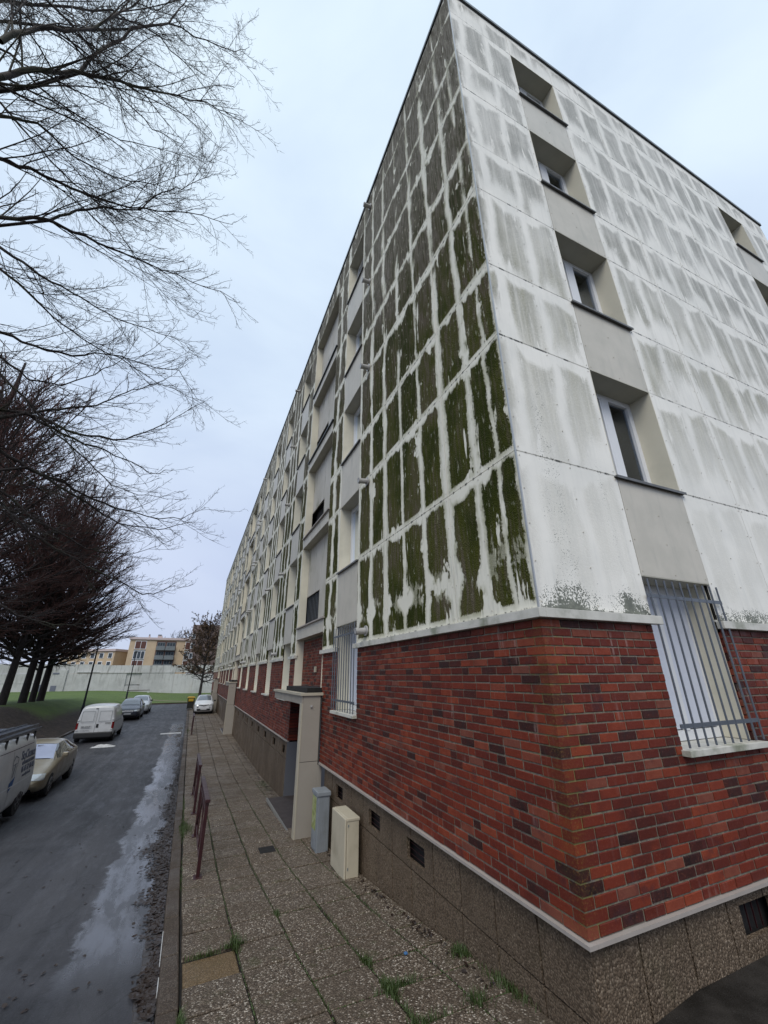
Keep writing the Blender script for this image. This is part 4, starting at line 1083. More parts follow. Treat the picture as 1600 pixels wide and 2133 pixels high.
cb('door', 'cabinet_grey', (-.012, .03, .04, -.001, .31, .79), c_); cb('poster', 'poster_green', (-.016, .06, .30, -.013, .30, .78), c_, 0)
cb('base', 'kerb_stone', (.01, .01, -.1, .20, .33, .0), c_)
for i in range(6):
    cb('rib', 'cabinet_grey', (.02 + i * .032, -.006, .03, .028 + i * .032, .0, .78), c_, .002)
c2_ = thing('meter_cabinet', 'cream plastic meter cabinet standing against the pebble-dash plinth', 'utility cabinet', (-.235, 4.10, gz(4.2)))
cb('body', 'cabinet_beige', (.03, 0, -.06, .215, .62, .68), c2_, .012); cb('door', 'cabinet_beige', (-.005, .0, -.03, .028, .64, .70), c2_, .014)
cb('hood', 'cabinet_beige', (.024, -.008, .66, .225, .63, .705), c2_, .012)
for z in (.10, .60): cb('hinge', 'far_grey', (.040, -.008, z, .055, -.001, z + .03), c2_, .001)
# lamp posts
def lamp(x, y, h, label):
    g = lawn_h(x, y) - .05; t = thing('lamp_post', label, 'lamp post', (x, y, g), group='slim black lamp posts on the lawn')
    mb = MB(); mb.tube((0, 0, 0), (0, 0, .9), .11, .10, 12); mb.tube((0, 0, .9), (0, 0, h), .075, .05, 12); mb.obj('pole', 'lamp_black', t, smooth=False)
    mb = MB(); mb.tube((0, 0, h), (0, 0, h + .06), .17, .30, 12); mb.tube((0, 0, h + .06), (0, 0, h + .20), .30, .10, 12); mb.obj('lantern', 'lamp_black', t)
lamp(-10.0, 38.9, 5.35, 'slim black lamp post left of the white van, nearer of the two')
lamp(-10.2, 66.2, 6.0, 'slim black lamp post behind the dark car, farther of the two')

# ================================================================== vehicles
def vehicle(label, cat, loc, heading, st, mat, s=1.0, wheels=(1.38, -1.37), wr=.31, W=.88, name='parked_car', ws=None, side=(), extra=None, rear_glass=None, hub='rim'):
    """st: stations (x, zbottom, zbelt, zroof, halfwidth, halfroof) from front (+x) to rear"""
    t = thing(name, label, cat, loc, (0, 0, heading)); t.scale = (s, s, s)
    st = sorted(st, key=lambda q: -q[0]); V = []; F = []; n = 15
    def ring(q):
        x, zb, zl, zr, w, r = q; half = [(0, zb), (w * .90, zb), (w * .985, zb + .10), (w, zb + .55 * (zl - zb)), (w * .97, zl), (r + (w * .97 - r) * .12 + .0, zl + (zr - zl) * .86), (r * .86, zr), (0, zr + (.025 if zr > zl + .2 else .015))]
        return [(x, y, z) for y, z in half] + [(x, -y, z) for y, z in half[-2:0:-1]]
    R_ = [ring(q) for q in st]; n = len(R_[0])
    for rg in R_: V += rg
    for i in range(len(R_) - 1):
        for j in range(n): F.append((i * n + j, i * n + (j + 1) % n, (i + 1) * n + (j + 1) % n, (i + 1) * n + j))
    F.append(tuple(range(n - 1, -1, -1))); F.append(tuple((len(R_) - 1) * n + j for j in range(n)))
    me = mesh('body', V, F, mat, smooth=True)
    bm = bmesh.new(); bm.from_mesh(me); bmesh.ops.recalc_face_normals(bm, faces=bm.faces); cr = bm.edges.layers.float.new('crease_edge')
    for e in bm.edges:
        ids = sorted(v.index for v in e.verts)
        if len(e.link_faces) == 2 and any(len(f.verts) > 4 for f in e.link_faces): e[cr] = .55
        if ids[0] // n != ids[1] // n and ids[0] % n in (4, n - 4): e[cr] = .5
    bm.to_mesh(me); bm.free()
    tmp = bpy.data.objects.new('tmp', me); COL.objects.link(tmp)
    sb = tmp.modifiers.new('s', 'SUBSURF'); sb.levels = sb.render_levels = 2
    dg = bpy.context.evaluated_depsgraph_get(); me2 = bpy.data.meshes.new_from_object(tmp.evaluated_get(dg)); tmp.modifiers.clear()
    cuts = []
    for wx in wheels:
        c = MB(); c.tube((wx, -W - .3, wr - .02), (wx, W + .3, wr - .02), wr + .055, n=24); cuts.append(c)
    tmp.data = me2
    cobs = []
    for c in cuts:
        co = c.obj('cut', mat); cobs.append(co); b = tmp.modifiers.new('b', 'BOOLEAN'); b.object = co; b.operation = 'DIFFERENCE'; b.solver = 'EXACT'
    dg = bpy.context.evaluated_depsgraph_get(); dg.update(); me3 = bpy.data.meshes.new_from_object(tmp.evaluated_get(dg)); me3.name = 'body'
    for co in cobs + [tmp]: bpy.data.objects.remove(co)
    me3.materials.clear(); me3.materials.append(MAT[mat]); obj('body', me3, t)
    from mathutils.bvhtree import BVHTree
    bvh = BVHTree.FromPolygons([v.co.copy() for v in me2.vertices], [tuple(p.vertices) for p in me2.polygons])
    def patch(name, kind, poly, mat, off=.010, nx=10, nz=6, par=t):
        """curved patch lying on the body. kind: 'side+','side-' poly in (x,z); 'top' in (x,y); 'front'/'rear' in (y,z). poly = 4 corners"""
        V = []; F = []
        for j in range(nz + 1):
            for i in range(nx + 1):
                u, v = i / nx, j / nz
                a = [poly[0][k] * (1 - u) + poly[1][k] * u for k in (0, 1)]; b = [poly[3][k] * (1 - u) + poly[2][k] * u for k in (0, 1)]
                p = [a[k] * (1 - v) + b[k] * v for k in (0, 1)]
                if kind[:4] == 'side': sg = 1 if kind[4] == '+' else -1; o_, d_ = Vector((p[0], sg * 3, p[1])), Vector((0, -sg, 0))
                elif kind == 'top': o_, d_ = Vector((p[0], p[1], 4)), Vector((0, 0, -1))
                elif kind == 'front': o_, d_ = Vector((5, p[0], p[1])), Vector((-1, 0, 0))
                else: o_, d_ = Vector((-5, p[0], p[1])), Vector((1, 0, 0))
                h = bvh.ray_cast(o_, d_)
                V.append(tuple(h[0] + (h[1] if h[1].dot(d_) < 0 else -h[1]) * off) if h[0] is not None else tuple(o_ + d_ * 3.2))
        for j in range(nz):
            for i in range(nx): F.append((j * (nx + 1) + i, j * (nx + 1) + i + 1, (j + 1) * (nx + 1) + i + 1, (j + 1) * (nx + 1) + i))
        return obj(name, mesh(name, V, F, mat, smooth=True), par)
    def surf(x, z):
        h = bvh.ray_cast(Vector((x, 3, z)), Vector((0, -1, 0))); return h[0].y
    patch.surf = surf
    for wx in wheels:
        for sg in (1, -1):
            wh = obj('wheel', None, t, loc=(wx, sg * (W - .115), wr))
            mb = MB(); mb.tube((0, -.10, 0), (0, .10, 0), wr, n=24); mb.obj('tyre', 'tyre', wh, bevel=.02)
            mb = MB(); mb.tube((0, sg * .095, 0), (0, sg * .112, 0), wr * .64, wr * .60, n=20)
            mb.obj('rim', hub, wh)
            mb = MB()
            for k in range(7):
                a = 2 * math.pi * k / 7; mb.bar((math.cos(a) * wr * .2, sg * .113, math.sin(a) * wr * .2), (math.cos(a) * wr * .55, sg * .113, math.sin(a) * wr * .55), .05, .008, up=(0, 1, 0))
            mb.obj('hub_slots', 'black_plastic', wh)
    mb = MB(); mb.box(min(wheels) - .35, -W * .8, .16, max(wheels) + .35, W * .8, .42); mb.obj('underbody', 'black_plastic', t)
    return t, patch
def text_part(s, size, mat, par, loc, rot, depth=.002, align='CENTER', name='lettering', sx=1.0):
    cu = bpy.data.curves.new('txt', 'FONT'); cu.body = s; cu.size = size; cu.extrude = depth; cu.align_x = align; cu.align_y = 'CENTER'; cu.resolution_u = 2; cu.offset = 0.0
    tmp = bpy.data.objects.new('t', cu); COL.objects.link(tmp); dg = bpy.context.evaluated_depsgraph_get(); me = bpy.data.meshes.new_from_object(tmp.evaluated_get(dg)); bpy.data.objects.remove(tmp)
    me.materials.clear(); me.materials.append(MAT[mat]); o = obj(name, me, par, loc, rot); o.scale = (sx, 1, 1); return o
def mirror_(t, x, y, z, mat, sg):
    mb = MB(); mb.box(x - .07, sg * y, z, x + .07, sg * (y + .17) , z + .13) if sg > 0 else mb.box(x - .07, -(y + .17), z, x + .07, -y, z + .13); mb.obj('door_mirror', mat, t, bevel=.03)
def box_part(t, name, mat, b, bevel=.01, rot=None): mb = MB(); mb.box(*b); return mb.obj(name, mat, t, bevel=bevel)
def door_lines(t, xs, z0, z1, patch, sides='+-'):
    for x in xs:
        for s in sides: patch('door_gap', 'side' + s, [(x - .006, z0), (x + .006, z0), (x + .006, z1), (x - .006, z1)], 'ink_black', .002, 1, 8)

FACE_S, FACE_N = -math.pi / 2, math.pi / 2
# gold saloon facing the camera
st = [(2.28, .34, .50, .56, .60, .50), (2.18, .22, .58, .68, .78, .62), (1.75, .20, .70, .80, .86, .68), (1.05, .20, .84, .98, .875, .70), (.80, .20, .88, 1.03, .88, .68), (.15, .20, .92, 1.36, .885, .60), (-.35, .20, .93, 1.45, .885, .58), (-1.0, .20, .94, 1.40, .88, .57), (-1.65, .22, .96, 1.16, .865, .60), (-2.0, .24, .96, 1.06, .84, .66), (-2.25, .30, .88, .98, .76, .62), (-2.33, .40, .70, .80, .66, .55)]
t, pa = vehicle('dusty gold saloon car parked facing the camera behind the lettered van', 'car', (-6.80, 15.75, -3.27), FACE_S, st, 'paint_gold', s=.93, wheels=(1.38, -1.36), wr=.32)
pa('windscreen_rim', 'top', [(1.01, -.74), (1.01, .74), (.13, .58), (.13, -.58)], 'black_plastic', .004); pa('windscreen', 'top', [(.97, -.69), (.97, .69), (.17, .53), (.17, -.53)], 'pale_blue_glass', .010)
for s in '+-':
    pa('side_window', 'side' + s, [(.80, .955), (-.30, .985), (-.30, 1.36), (.28, 1.31)], 'carglass', .006)
    pa('side_window', 'side' + s, [(-.34, .985), (-1.62, 1.02), (-1.22, 1.25), (-.34, 1.36)], 'carglass', .006)
    pa('trim_strip', 'side' + s, [(1.0, .47), (-1.0, .49), (-1.0, .52), (1.0, .50)], 'paint_gold', .016, 12, 1)
    pa('sill_strip', 'side' + s, [(1.05, .235), (-1.0, .235), (-1.0, .255), (1.05, .255)], 'alu', .012, 12, 1)
door_lines(t, (.92, -.32), .26, .93, pa)
pa('headlight', 'front', [(.42, .60), (.80, .55), (.78, .70), (.46, .72)], 'headlight', .012); pa('headlight', 'front', [(-.42, .60), (-.80, .55), (-.78, .70), (-.46, .72)], 'headlight', .012)
pa('grille', 'front', [(-.38, .55), (.38, .55), (.38, .61), (-.38, .61)], 'black_plastic', .012); pa('lower_grille', 'front', [(-.62, .25), (.62, .25), (.58, .37), (-.58, .37)], 'black_plastic', .012)
pa('bumper_strip', 'front', [(-.70, .43), (.70, .43), (.70, .455), (-.70, .455)], 'paint_gold', .018); pa('number_plate', 'front', [(-.25, .40), (.25, .40), (.25, .50), (-.25, .50)], 'plate_white', .03)
pa('number_lip', 'front', [(-.62, .225), (.62, .225), (.62, .24), (-.62, .24)], 'alu', .02)
for sg in (1, -1): mirror_(t, .62, .86, .98, 'paint_gold', sg)
# white van, rear towards the camera
def van_st(Lf, Lr, H, W, nose=True):
    return [(Lf, .34, .60, .66, W * .70, W * .55), (Lf - .10, .24, .74, .82, W * .92, W * .75), (Lf - .45, .22, .86, .97, W * .98, W * .80), (Lf - .95, .22, .96, 1.15, W, W * .80), (Lf - 1.25, .22, 1.0, 1.45, W, W * .82), (Lf - 1.75, .22, 1.04, H - .06, W, W * .84), (Lf - 2.3, .22, 1.05, H, W, W * .86), (Lr + .5, .24, 1.05, H, W, W * .86), (Lr + .10, .26, 1.05, H - .02, W * .99, W * .84), (Lr, .30, 1.04, H - .08, W * .97, W * .80), (Lr - .03, .34, 1.0, H - .16, W * .94, W * .76)]
t, pa = vehicle('plain white panel van seen from behind, twin rear doors and black bumper', 'van', (-6.95, 28.15, -3.27), FACE_N, van_st(2.2, -2.15, 1.86, .92), 'paint_white', s=.98, wheels=(1.40, -1.42), wr=.33, W=.92, name='parked_van', hub='hubcap')
for y0, y1 in ((-.74, -.08), (.08, .74)):
    pa('rear_door_panel', 'rear', [(y0, 1.0), (y1, 1.0), (y1 * .90 if y1 > .5 else y1, 1.58), (y0 * .90 if y0 < -.5 else y0, 1.58)], 'paint_white', .014)
for y0, y1 in ((-.70, -.12), (.12, .70)):
    for q in ([(y0, 1.04), (y1, 1.04), (y1, 1.055), (y0, 1.055)], [(y0, 1.54), (y1, 1.54), (y1, 1.555), (y0, 1.555)], [(y0, 1.04), (y0 + .014, 1.04), (y0 + .014, 1.555), (y0, 1.555)], [(y1 - .014, 1.04), (y1, 1.04), (y1, 1.555), (y1 - .014, 1.555)]): pa('panel_groove', 'rear', q, 'far_grey', .020, 4, 4)
pa('door_gap', 'rear', [(-.006, .5), (.006, .5), (.006, 1.72), (-.006, 1.72)], 'ink_black', .004, 1, 10)
pa('lock', 'rear', [(-.16, .74), (-.05, .74), (-.05, .92), (-.16, .92)], 'black_plastic', .02); pa('brake_light', 'rear', [(-.01 + .02, 1.66), (.12, 1.66), (.12, 1.70), (.01, 1.70)], 'black_plastic', .02)
for sg in (1, -1):
    pa('rear_light', 'rear', [(sg * .78, .66), (sg * .885, .66), (sg * .875, 1.0), (sg * .78, 1.0)], 'red_lens', .015)
    for z in (.62, 1.10): box_part(t, 'hinge', 'paint_white', (-2.22, sg * .80 - .05, z, -2.17, sg * .80 + .05, z + .06), .01)
box_part(t, 'rear_bumper', 'black_plastic', (-2.30, -.88, .26, -2.05, .88, .52), .04)
pl_ = pa('number_plate', 'rear', [(.16, .72), (.66, .72), (.66, .86), (.16, .86)], 'plate_white', .02)
text_part('BD-329-JT', .115, 'ink_black', t, (-2.225, .41, .79), (R(90), 0, R(-90)), sx=.82)
text_part('Jumpy', .10, 'ink_black', t, (-2.215, -.60, .955), (R(90), 0, R(-90)), sx=1.1); text_part('CITROEN', .07, 'ink_grey', t, (-2.225, .45, .62), (R(90), 0, R(-90)), sx=1.4)
for s in '+-': pa('side_window', 'side' + s, [(1.0, 1.10), (.30, 1.10), (.30, 1.55), (.62, 1.52)], 'carglass', .006); pa('side_trim', 'side' + s, [(-1.9, .98), (.2, .98), (.2, 1.0), (-1.9, 1.0)], 'ink_black', .003, 8, 1)
# dark blue car facing camera, behind the van
suv = [(2.02, .34, .62, .68, .62, .5), (1.95, .22, .72, .80, .78, .62), (1.55, .20, .82, .93, .87, .68), (.95, .20, .90, 1.06, .885, .70), (.35, .20, .96, 1.42, .89, .62), (-.1, .20, .98, 1.52, .89, .60), (-.9, .20, 1.0, 1.53, .89, .60), (-1.5, .22, 1.02, 1.42, .88, .60), (-1.9, .26, 1.0, 1.20, .84, .62), (-2.05, .34, .9, 1.0, .76, .6)]
t, pa = vehicle('dark navy hatchback parked facing the camera beyond the white van', 'car', (-6.85, 40.6, -3.27), FACE_S, suv, 'paint_navy', s=1.0, wheels=(1.28, -1.30), wr=.34)
pa('windscreen', 'top', [(.92, -.68), (.92, .68), (.10, .54), (.10, -.54)], 'screen_glass', .008)
for s in '+-': pa('side_window', 'side' + s, [(.7, 1.04), (-1.6, 1.08), (-1.2, 1.38), (.1, 1.40)], 'carglass', .006)
for sg in (1, -1): pa('headlight', 'front', [(sg * .42, .66), (sg * .80, .64), (sg * .78, .77), (sg * .46, .74)], 'headlight', .012); mirror_(t, .62, .86, 1.04, 'paint_navy', sg)
pa('grille', 'front', [(-.38, .60), (.38, .60), (.38, .70), (-.38, .70)], 'alu', .012); pa('lower_grille', 'front', [(-.55, .28), (.55, .28), (.5, .42), (-.5, .42)], 'black_plastic', .012); pa('number_plate', 'front', [(-.25, .44), (.25, .44), (.25, .54), (-.25, .54)], 'plate_white', .02)
hb = [(1.92, .34, .60, .66, .62, .5), (1.84, .22, .70, .78, .76, .62), (1.45, .20, .80, .90, .83, .66), (.95, .20, .88, 1.02, .85, .68), (.35, .20, .92, 1.36, .85, .60), (-.1, .20, .94, 1.46, .85, .58), (-.9, .20, .96, 1.46, .85, .58), (-1.5, .22, .98, 1.34, .84, .58), (-1.82, .26, .96, 1.12, .80, .6), (-1.92, .34, .86, .96, .72, .58)]
t, pa = vehicle('white hatchback parked facing the camera, farthest car in the row', 'car', (-6.72, 46.6, -3.27), FACE_S, hb, 'paint_white_b', s=1.05, wheels=(1.2, -1.22), wr=.30, W=.85)
pa('windscreen', 'top', [(.92, -.64), (.92, .64), (.10, .52), (.10, -.52)], 'screen_glass', .008)
for s in '+-': pa('side_window', 'side' + s, [(.7, 1.0), (-1.5, 1.03), (-1.2, 1.30), (.1, 1.34)], 'carglass', .006)
for sg in (1, -1): pa('headlight', 'front', [(sg * .42, .64), (sg * .76, .62), (sg * .74, .76), (sg * .46, .73)], 'headlight', .012); mirror_(t, .62, .82, 1.0, 'black_plastic', sg)
pa('grille', 'front', [(-.5, .34), (.5, .34), (.5, .46), (-.5, .46)], 'black_plastic', .012)
# small white car on the pavement
tw = [(1.78, .30, .62, .70, .60, .48), (1.72, .20, .76, .84, .76, .60), (1.40, .18, .88, .97, .82, .66), (1.0, .18, .94, 1.08, .83, .68), (.45, .18, .98, 1.42, .83, .60), (.05, .18, 1.0, 1.53, .83, .57), (-.8, .18, 1.02, 1.54, .83, .57), (-1.4, .20, 1.02, 1.42, .82, .57), (-1.68, .26, 1.0, 1.2, .78, .58), (-1.78, .34, .9, 1.0, .70, .55)]
t, pa = vehicle('small white hatchback with black grille strip parked on the pavement by the wall', 'car', (-1.12, 41.9, -3.15), FACE_S - .03, tw, 'paint_white_b', s=.98, wheels=(1.22, -1.22), wr=.29, W=.83, hub='hubcap')
pa('windscreen', 'top', [(1.0, -.68), (1.0, .68), (.14, .54), (.14, -.54)], 'screen_glass', .008)
for s in '+-': pa('side_window', 'side' + s, [(.7, 1.06), (-1.3, 1.1), (-1.1, 1.36), (.2, 1.38)], 'carglass', .006)
for sg in (1, -1): pa('headlight', 'front', [(sg * .42, .68), (sg * .74, .70), (sg * .72, .86), (sg * .46, .80)], 'headlight', .012); pa('fog_light', 'front', [(sg * .44, .54), (sg * .58, .54), (sg * .58, .60), (sg * .44, .60)], 'black_plastic', .014, 4, 3); mirror_(t, .72, .80, 1.0, 'black_plastic', sg)
for sg in (1, -1): pa('grille_strip', 'front', [(0, .67), (sg * .44, .73), (sg * .44, .79), (0, .76)], 'black_plastic', .012)
pa('lower_grille', 'front', [(-.52, .30), (.52, .30), (.60, .46), (-.60, .46)], 'black_plastic', .012); pa('number_plate', 'front', [(-.26, .36), (.26, .36), (.26, .46), (-.26, .46)], 'plate_white', .03)
mb = MB(); mb.add([(1.80, 0, .62), (1.80, .075, .715), (1.80, 0, .81), (1.80, -.075, .715), (1.80, 0, .665), (1.80, .04, .715), (1.80, 0, .765), (1.80, -.04, .715)], [(0, 1, 5, 4), (1, 2, 6, 5), (2, 3, 7, 6), (3, 0, 4, 7)]); e_ = mb.obj('emblem', 'alu', t); m_ = e_.modifiers.new('s', 'SOLIDIFY'); m_.thickness = .02; m_.offset = 0
# lettered van at the left edge, driving side towards us, rear end on the right
t, pa = vehicle('white van with grey SkyCleaner lettering and ladders on its roof rack', 'van', (-6.93, 10.62, -3.13), FACE_S, van_st(2.45, -2.25, 1.90, .95), 'paint_white', s=.93, wheels=(1.55, -1.38), wr=.34, W=.95, name='lettered_van', hub='hubcap')
t.rotation_euler = (0, R(0), FACE_S)
# side facing the road is local +y (heading south: +y is world +x)
for s_, sz, x, z, m, tl in (('SkyCleaner', .31, -1.46, 1.42, 'ink_grey', 9), ('NETTOYAGE DE VITRES', .115, -1.50, 1.235, 'ink_grey', 9), ('06 65 52 10 40', .205, -1.50, 1.09, 'ink_grey', 7), ('www.skycleaner.fr', .11, -1.46, .95, 'ink_grey', 2)):
    text_part(s_, sz, m, t, (x, pa.surf(x, z) + .004, z), (R(90 - tl), 0, R(180)), sx=.78, depth=.006)
pa('side_stripe', 'side+', [(1.4, .815), (-2.2, .815), (-2.2, .84), (1.4, .84)], 'paint_white_b', .014, 14, 1); pa('roof_gutter', 'side+', [(1.0, 1.63), (-2.1, 1.63), (-2.1, 1.645), (1.0, 1.645)], 'ink_black', .002, 12, 1)
pa('blue_graphic', 'side+', [(-0.28, .72), (-0.53, .84), (-0.60, 1.02), (-0.24, .92)], 'ink_blue', .006, 8, 5)
for q in ([(-0.36, 1.02), (-0.41, 1.02), (-0.56, 1.30), (-0.51, 1.32)], [(-0.51, 1.02), (-0.54, 1.02), (-0.63, 1.25), (-0.60, 1.25)], [(-0.30, 1.36), (-0.34, 1.36), (-0.38, 1.20), (-0.35, 1.18)], [(-0.68, 1.38), (-0.72, 1.40), (-0.68, 1.24), (-0.65, 1.22)], [(-0.32, 1.38), (-0.48, 1.50), (-0.50, 1.475), (-0.34, 1.36)], [(-0.48, 1.50), (-0.70, 1.43), (-0.69, 1.405), (-0.48, 1.475)], [(-0.38, 1.28), (-0.63, 1.30), (-0.63, 1.32), (-0.38, 1.30)]):
    pa('line_drawing', 'side+', q, 'ink_grey', .006, 3, 3)
pa('wheel_arch_crease', 'side+', [(-.6, .62), (-2.1, .62), (-2.1, .635), (-.6, .635)], 'paint_white', .02, 10, 1)
door_lines(t, (-.35,), .3, 1.6, pa, '+')
rack = obj('roof_rack', None, t)
for x in (.9, .2, -.5, -1.3, -1.9):
    mb = MB(); mb.bar((x, -.80, 1.90), (x, .80, 1.90), .05, .03); mb.bar((x, .78, 1.66), (x, .78, 1.92), .05, .04); mb.bar((x, -.78, 1.66), (x, -.78, 1.92), .05, .04); mb.obj('crossbar', 'black_plastic', rack)
ld = thing('ladder', 'aluminium ladder lying on the roof rack, near side, of the lettered van', 'ladder', (-6.93, 10.62, -3.13), (0, 0, FACE_S)); ld.scale = (.93,) * 3
def ladder(ld, y0, y1, z, x0, x1, dz=0):
    for y in (y0, y1): mb = MB(); mb.bar((x0, y, z), (x1, y, z + dz), .03, .07); mb.obj('stile', 'ladder_alu', ld)
    n = int(abs(x1 - x0) / .28)
    for i in range(n): x = x0 + (x1 - x0) * (i + .5) / n; mb = MB(); mb.bar((x, y0, z + dz * (i + .5) / n), (x, y1, z + dz * (i + .5) / n), .03, .03); mb.obj('rung', 'ladder_alu', ld)
ladder(ld, .78, .42, 1.96, 1.8, -2.35); ld2 = thing('ladder', 'aluminium ladder lying on the roof rack, far side, of the lettered van', 'ladder', (-6.93, 10.62, -3.13), (0, 0, FACE_S)); ld2.scale = (.93,) * 3
ladder(ld2, .20, -.60, 2.0, 1.8, -2.05); ld3 = thing('ladder', 'aluminium ladder stacked on top of the near ladder on the van', 'ladder', (-6.93, 10.62, -3.13), (0, 0, FACE_S)); ld3.scale = (.93,) * 3
ladder(ld3, .74, .46, 2.06, 1.9, -2.15)
# bin beside the small car
b_ = thing('wheelie_bin', 'dark refuse bin with yellow lid beside the small white car', 'bin', (-2.25, 47.0, -3.15))
mb = MB(); mb.add([(-.28, -.3, .1), (.28, -.3, .1), (.28, .3, .1), (-.28, .3, .1), (-.34, -.38, 1.05), (.34, -.38, 1.05), (.34, .38, 1.05), (-.34, .38, 1.05)], [(0, 3, 2, 1), (4, 5, 6, 7), (0, 1, 5, 4), (1, 2, 6, 5), (2, 3, 7, 6), (3, 0, 4, 7)]); mb.obj('bin_body', 'bin_body', b_, bevel=.02)
mb = MB(); mb.box(-.37, -.42, 1.05, .37, .42, 1.14); mb.box(-.3, -.3, 1.14, .3, .3, 1.2); mb.box(-.24, -.425, .75, .24, -.37, 1.0); mb.obj('lid', 'bin_yellow', b_, bevel=.03)
for x in (-.27, .27): mb = MB(); mb.tube((x - .03, .3, .1), (x + .03, .3, .1), .1, n=14); mb.obj('wheel', 'tyre', b_)
# ================================================================== far wall and buildings
YW = 93.0
Wt = thing('retaining_wall', 'long weathered grey concrete retaining wall behind the lawn', 'wall', (0, YW, 0))
def wbox(name, mat, b, kind=None, par=Wt, label=None): mb = MB(); mb.box(*b); return mb.obj(name, mat, par, kind=kind, label=label)
def wx(a, b, z0, z1, y0=0.0, y1=.5, name='wall_panel', mat='concrete', par=None): return wbox(name, mat, (a, y0, z0, b, y1, z1), par=par or Wt)
for a, b, dy in ((-75, -40, .2), (-39.98, -33, .0), (-32.98, -27.6, .0), (-23.4, -21.95, .25), (-21.93, -18.2, .12)): wx(a, b, -4, .55, dy)
wx(-27.58, -23.42, -4, 1.2, .05); wx(-18.18, -13.95, -4, .6, .05); wx(-13.93, -11.42, -1.42, .72, .25); wx(-13.93, -11.42, -4, -1.75, .10); wx(-13.93, -11.42, -1.75, -1.42, .38)
wx(-11.40, -5.75, -4, .62, .0); wx(-5.73, -2.2, -4, .45, .06); wx(-2.18, 1.5, -4, -.75, -.35); wx(-2.18, 12, -4, .4, .2)
wx(-75, -18.2, .57, 2.15, .35, name='parapet'); wx(-18.18, -9.9, .85, 2.0, .1, name='parapet'); wx(-9.88, -7.8, .85, 2.0, .1, name='parapet'); wx(-7.78, -5.65, .85, 2.0, .1, name='parapet'); wx(-5.63, 12, .72, 2.1, .3, .9, name='parapet')
wx(-18.3, -5.7, .62, .84, -.06, name='string_course'); wx(-22.0, -18.2, .72, .86, -.02, name='string_course')
wx(-75, -27.6, -1.02, -.92, -.04, name='string_course')
wx(-25.35, -24.5, -3.2, -1.45, .0, .06, 'door', 'ink_grey'); wx(-26.95, -26.2, -3.2, -1.25, .0, .06, 'door', 'ink_grey'); wx(-25.5, -24.55, .45, .72, .0, .06, 'window', 'ink_grey')
mb = MB()
for i in range(20):
    a, b = 2 * math.pi * i / 20, 2 * math.pi * (i + 1) / 20; mb.bar((-21.2 + .75 * math.cos(a), .22, -1.5 + .75 * math.sin(a)), (-21.2 + .75 * math.cos(b), .22, -1.5 + .75 * math.sin(b)), .12, .06, up=(0, 1, 0))
mb.obj('relief_ring', 'concrete', Wt)
bb = thing('park_bench', 'low dark bench standing against the foot of the concrete wall', 'bench', (-11.3, YW - 1.4, -2.85))
mb = MB(); mb.box(-1.9, -.25, .38, 1.9, .25, .48); mb.obj('seat', 'seat_red', bb)
for x in (-1.7, 1.7): mb = MB(); mb.box(x - .15, -.25, 0, x + .15, .25, .38); mb.obj('leg', 'litter_white', bb)

def far_block(name, label, x0, x1, y, z0, z1, parts, mat='orange_brick', depth=12, rot=0):
    t = thing(name, label, 'apartment building', ((x0 + x1) / 2, y, z0), (0, 0, rot)); c = (x0 + x1) / 2
    mb = MB(); mb.box(x0 - c, 0, -4, x1 - c, depth, z1 - z0 - .55); mb.obj('wall', mat, t)
    mb = MB(); mb.box(x0 - c - .25, -.35, z1 - z0 - .53, x1 - c + .25, depth + .3, z1 - z0); mb.obj('roof_band', 'band_pink', t)
    return t, c
t, c = far_block('orange_apartment_building', 'orange brick apartment block with pink roof band and grey loggias beyond the wall', -17.7, 6.0, 118, 2.0, 9.1, None)
def fp(name, mat, x0, x1, z0, z1, d=.06, y1=.0): mb = MB(); mb.box(x0 - c, -d, z0 - 2.0, x1 - c, y1, z1 - 2.0); return mb.obj(name, mat, t)
def far_window(x0, x1, z0, z1, frame='white_frame', pane='ext_glass', n=2, dd=.05):
    f = fp('window', frame, x0, x1, z0, z1, dd)
    for i in range(n):
        a = x0 + .12 + (x1 - x0 - .12) * i / n; b = x0 + (x1 - x0 - .12) * (i + 1) / n; mb = MB(); mb.box(a - c, -dd - .04, z0 + .12 - 2.0, b - c, -dd, z1 - .12 - 2.0); mb.obj('pane', MAT and pane, f)
for (x0, x1) in ((-16.5, -14.0), (-5.2, -2.7), (0.5, 3.0)):
    far_window(x0, x1, 6.3, 8.25, pane='brown_panel'); far_window(x0, x1, 3.95, 5.9, pane='ext_glass', n=3); far_window(x0, x1, 1.8, 3.7, pane='brown_panel'); fp('spandrel_strip', 'far_grey', x0, x1, 5.92, 6.15, .08); fp('spandrel_strip', 'far_grey', x0, x1, 3.72, 3.92, .08)
fp('loggia_back', 'brown_panel', -11.8, -7.3, 1.8, 8.3, .03)
for z in (1.9, 4.0, 6.2):
    for x0, x1 in ((-11.7, -9.75), (-9.6, -7.4)):
        far_window(x0 + .1, x1 - .1, z + .85, z + 1.8, 'far_grey', 'ext_glass', 3, .10); fp('balcony', 'far_grey', x0, x1, z - .15, z + .8, 1.0)
for x, w in ((-14.3, .35), (-12.2, 1.1), (-4.6, 1.1), (-2.9, .5)):
    mb = MB(); mb.box(x - c, 4, 7.1, x - c + w, 5, 7.9); ch = mb.obj('chimney', 'band_pink', t); mb = MB(); mb.box(x - c + .05, 3.9, 7.9, x - c + w * .8, 5, 8.2); mb.obj('chimney_cap', 'far_grey', ch)
t, c = far_block('ochre_apartment_building', 'ochre apartment block half hidden behind the bare trees, left beyond the wall', -34.5, -20.2, 118, 2.0, 6.4, None, rot=-.5)
t.location = (-27, 124, 2.0)
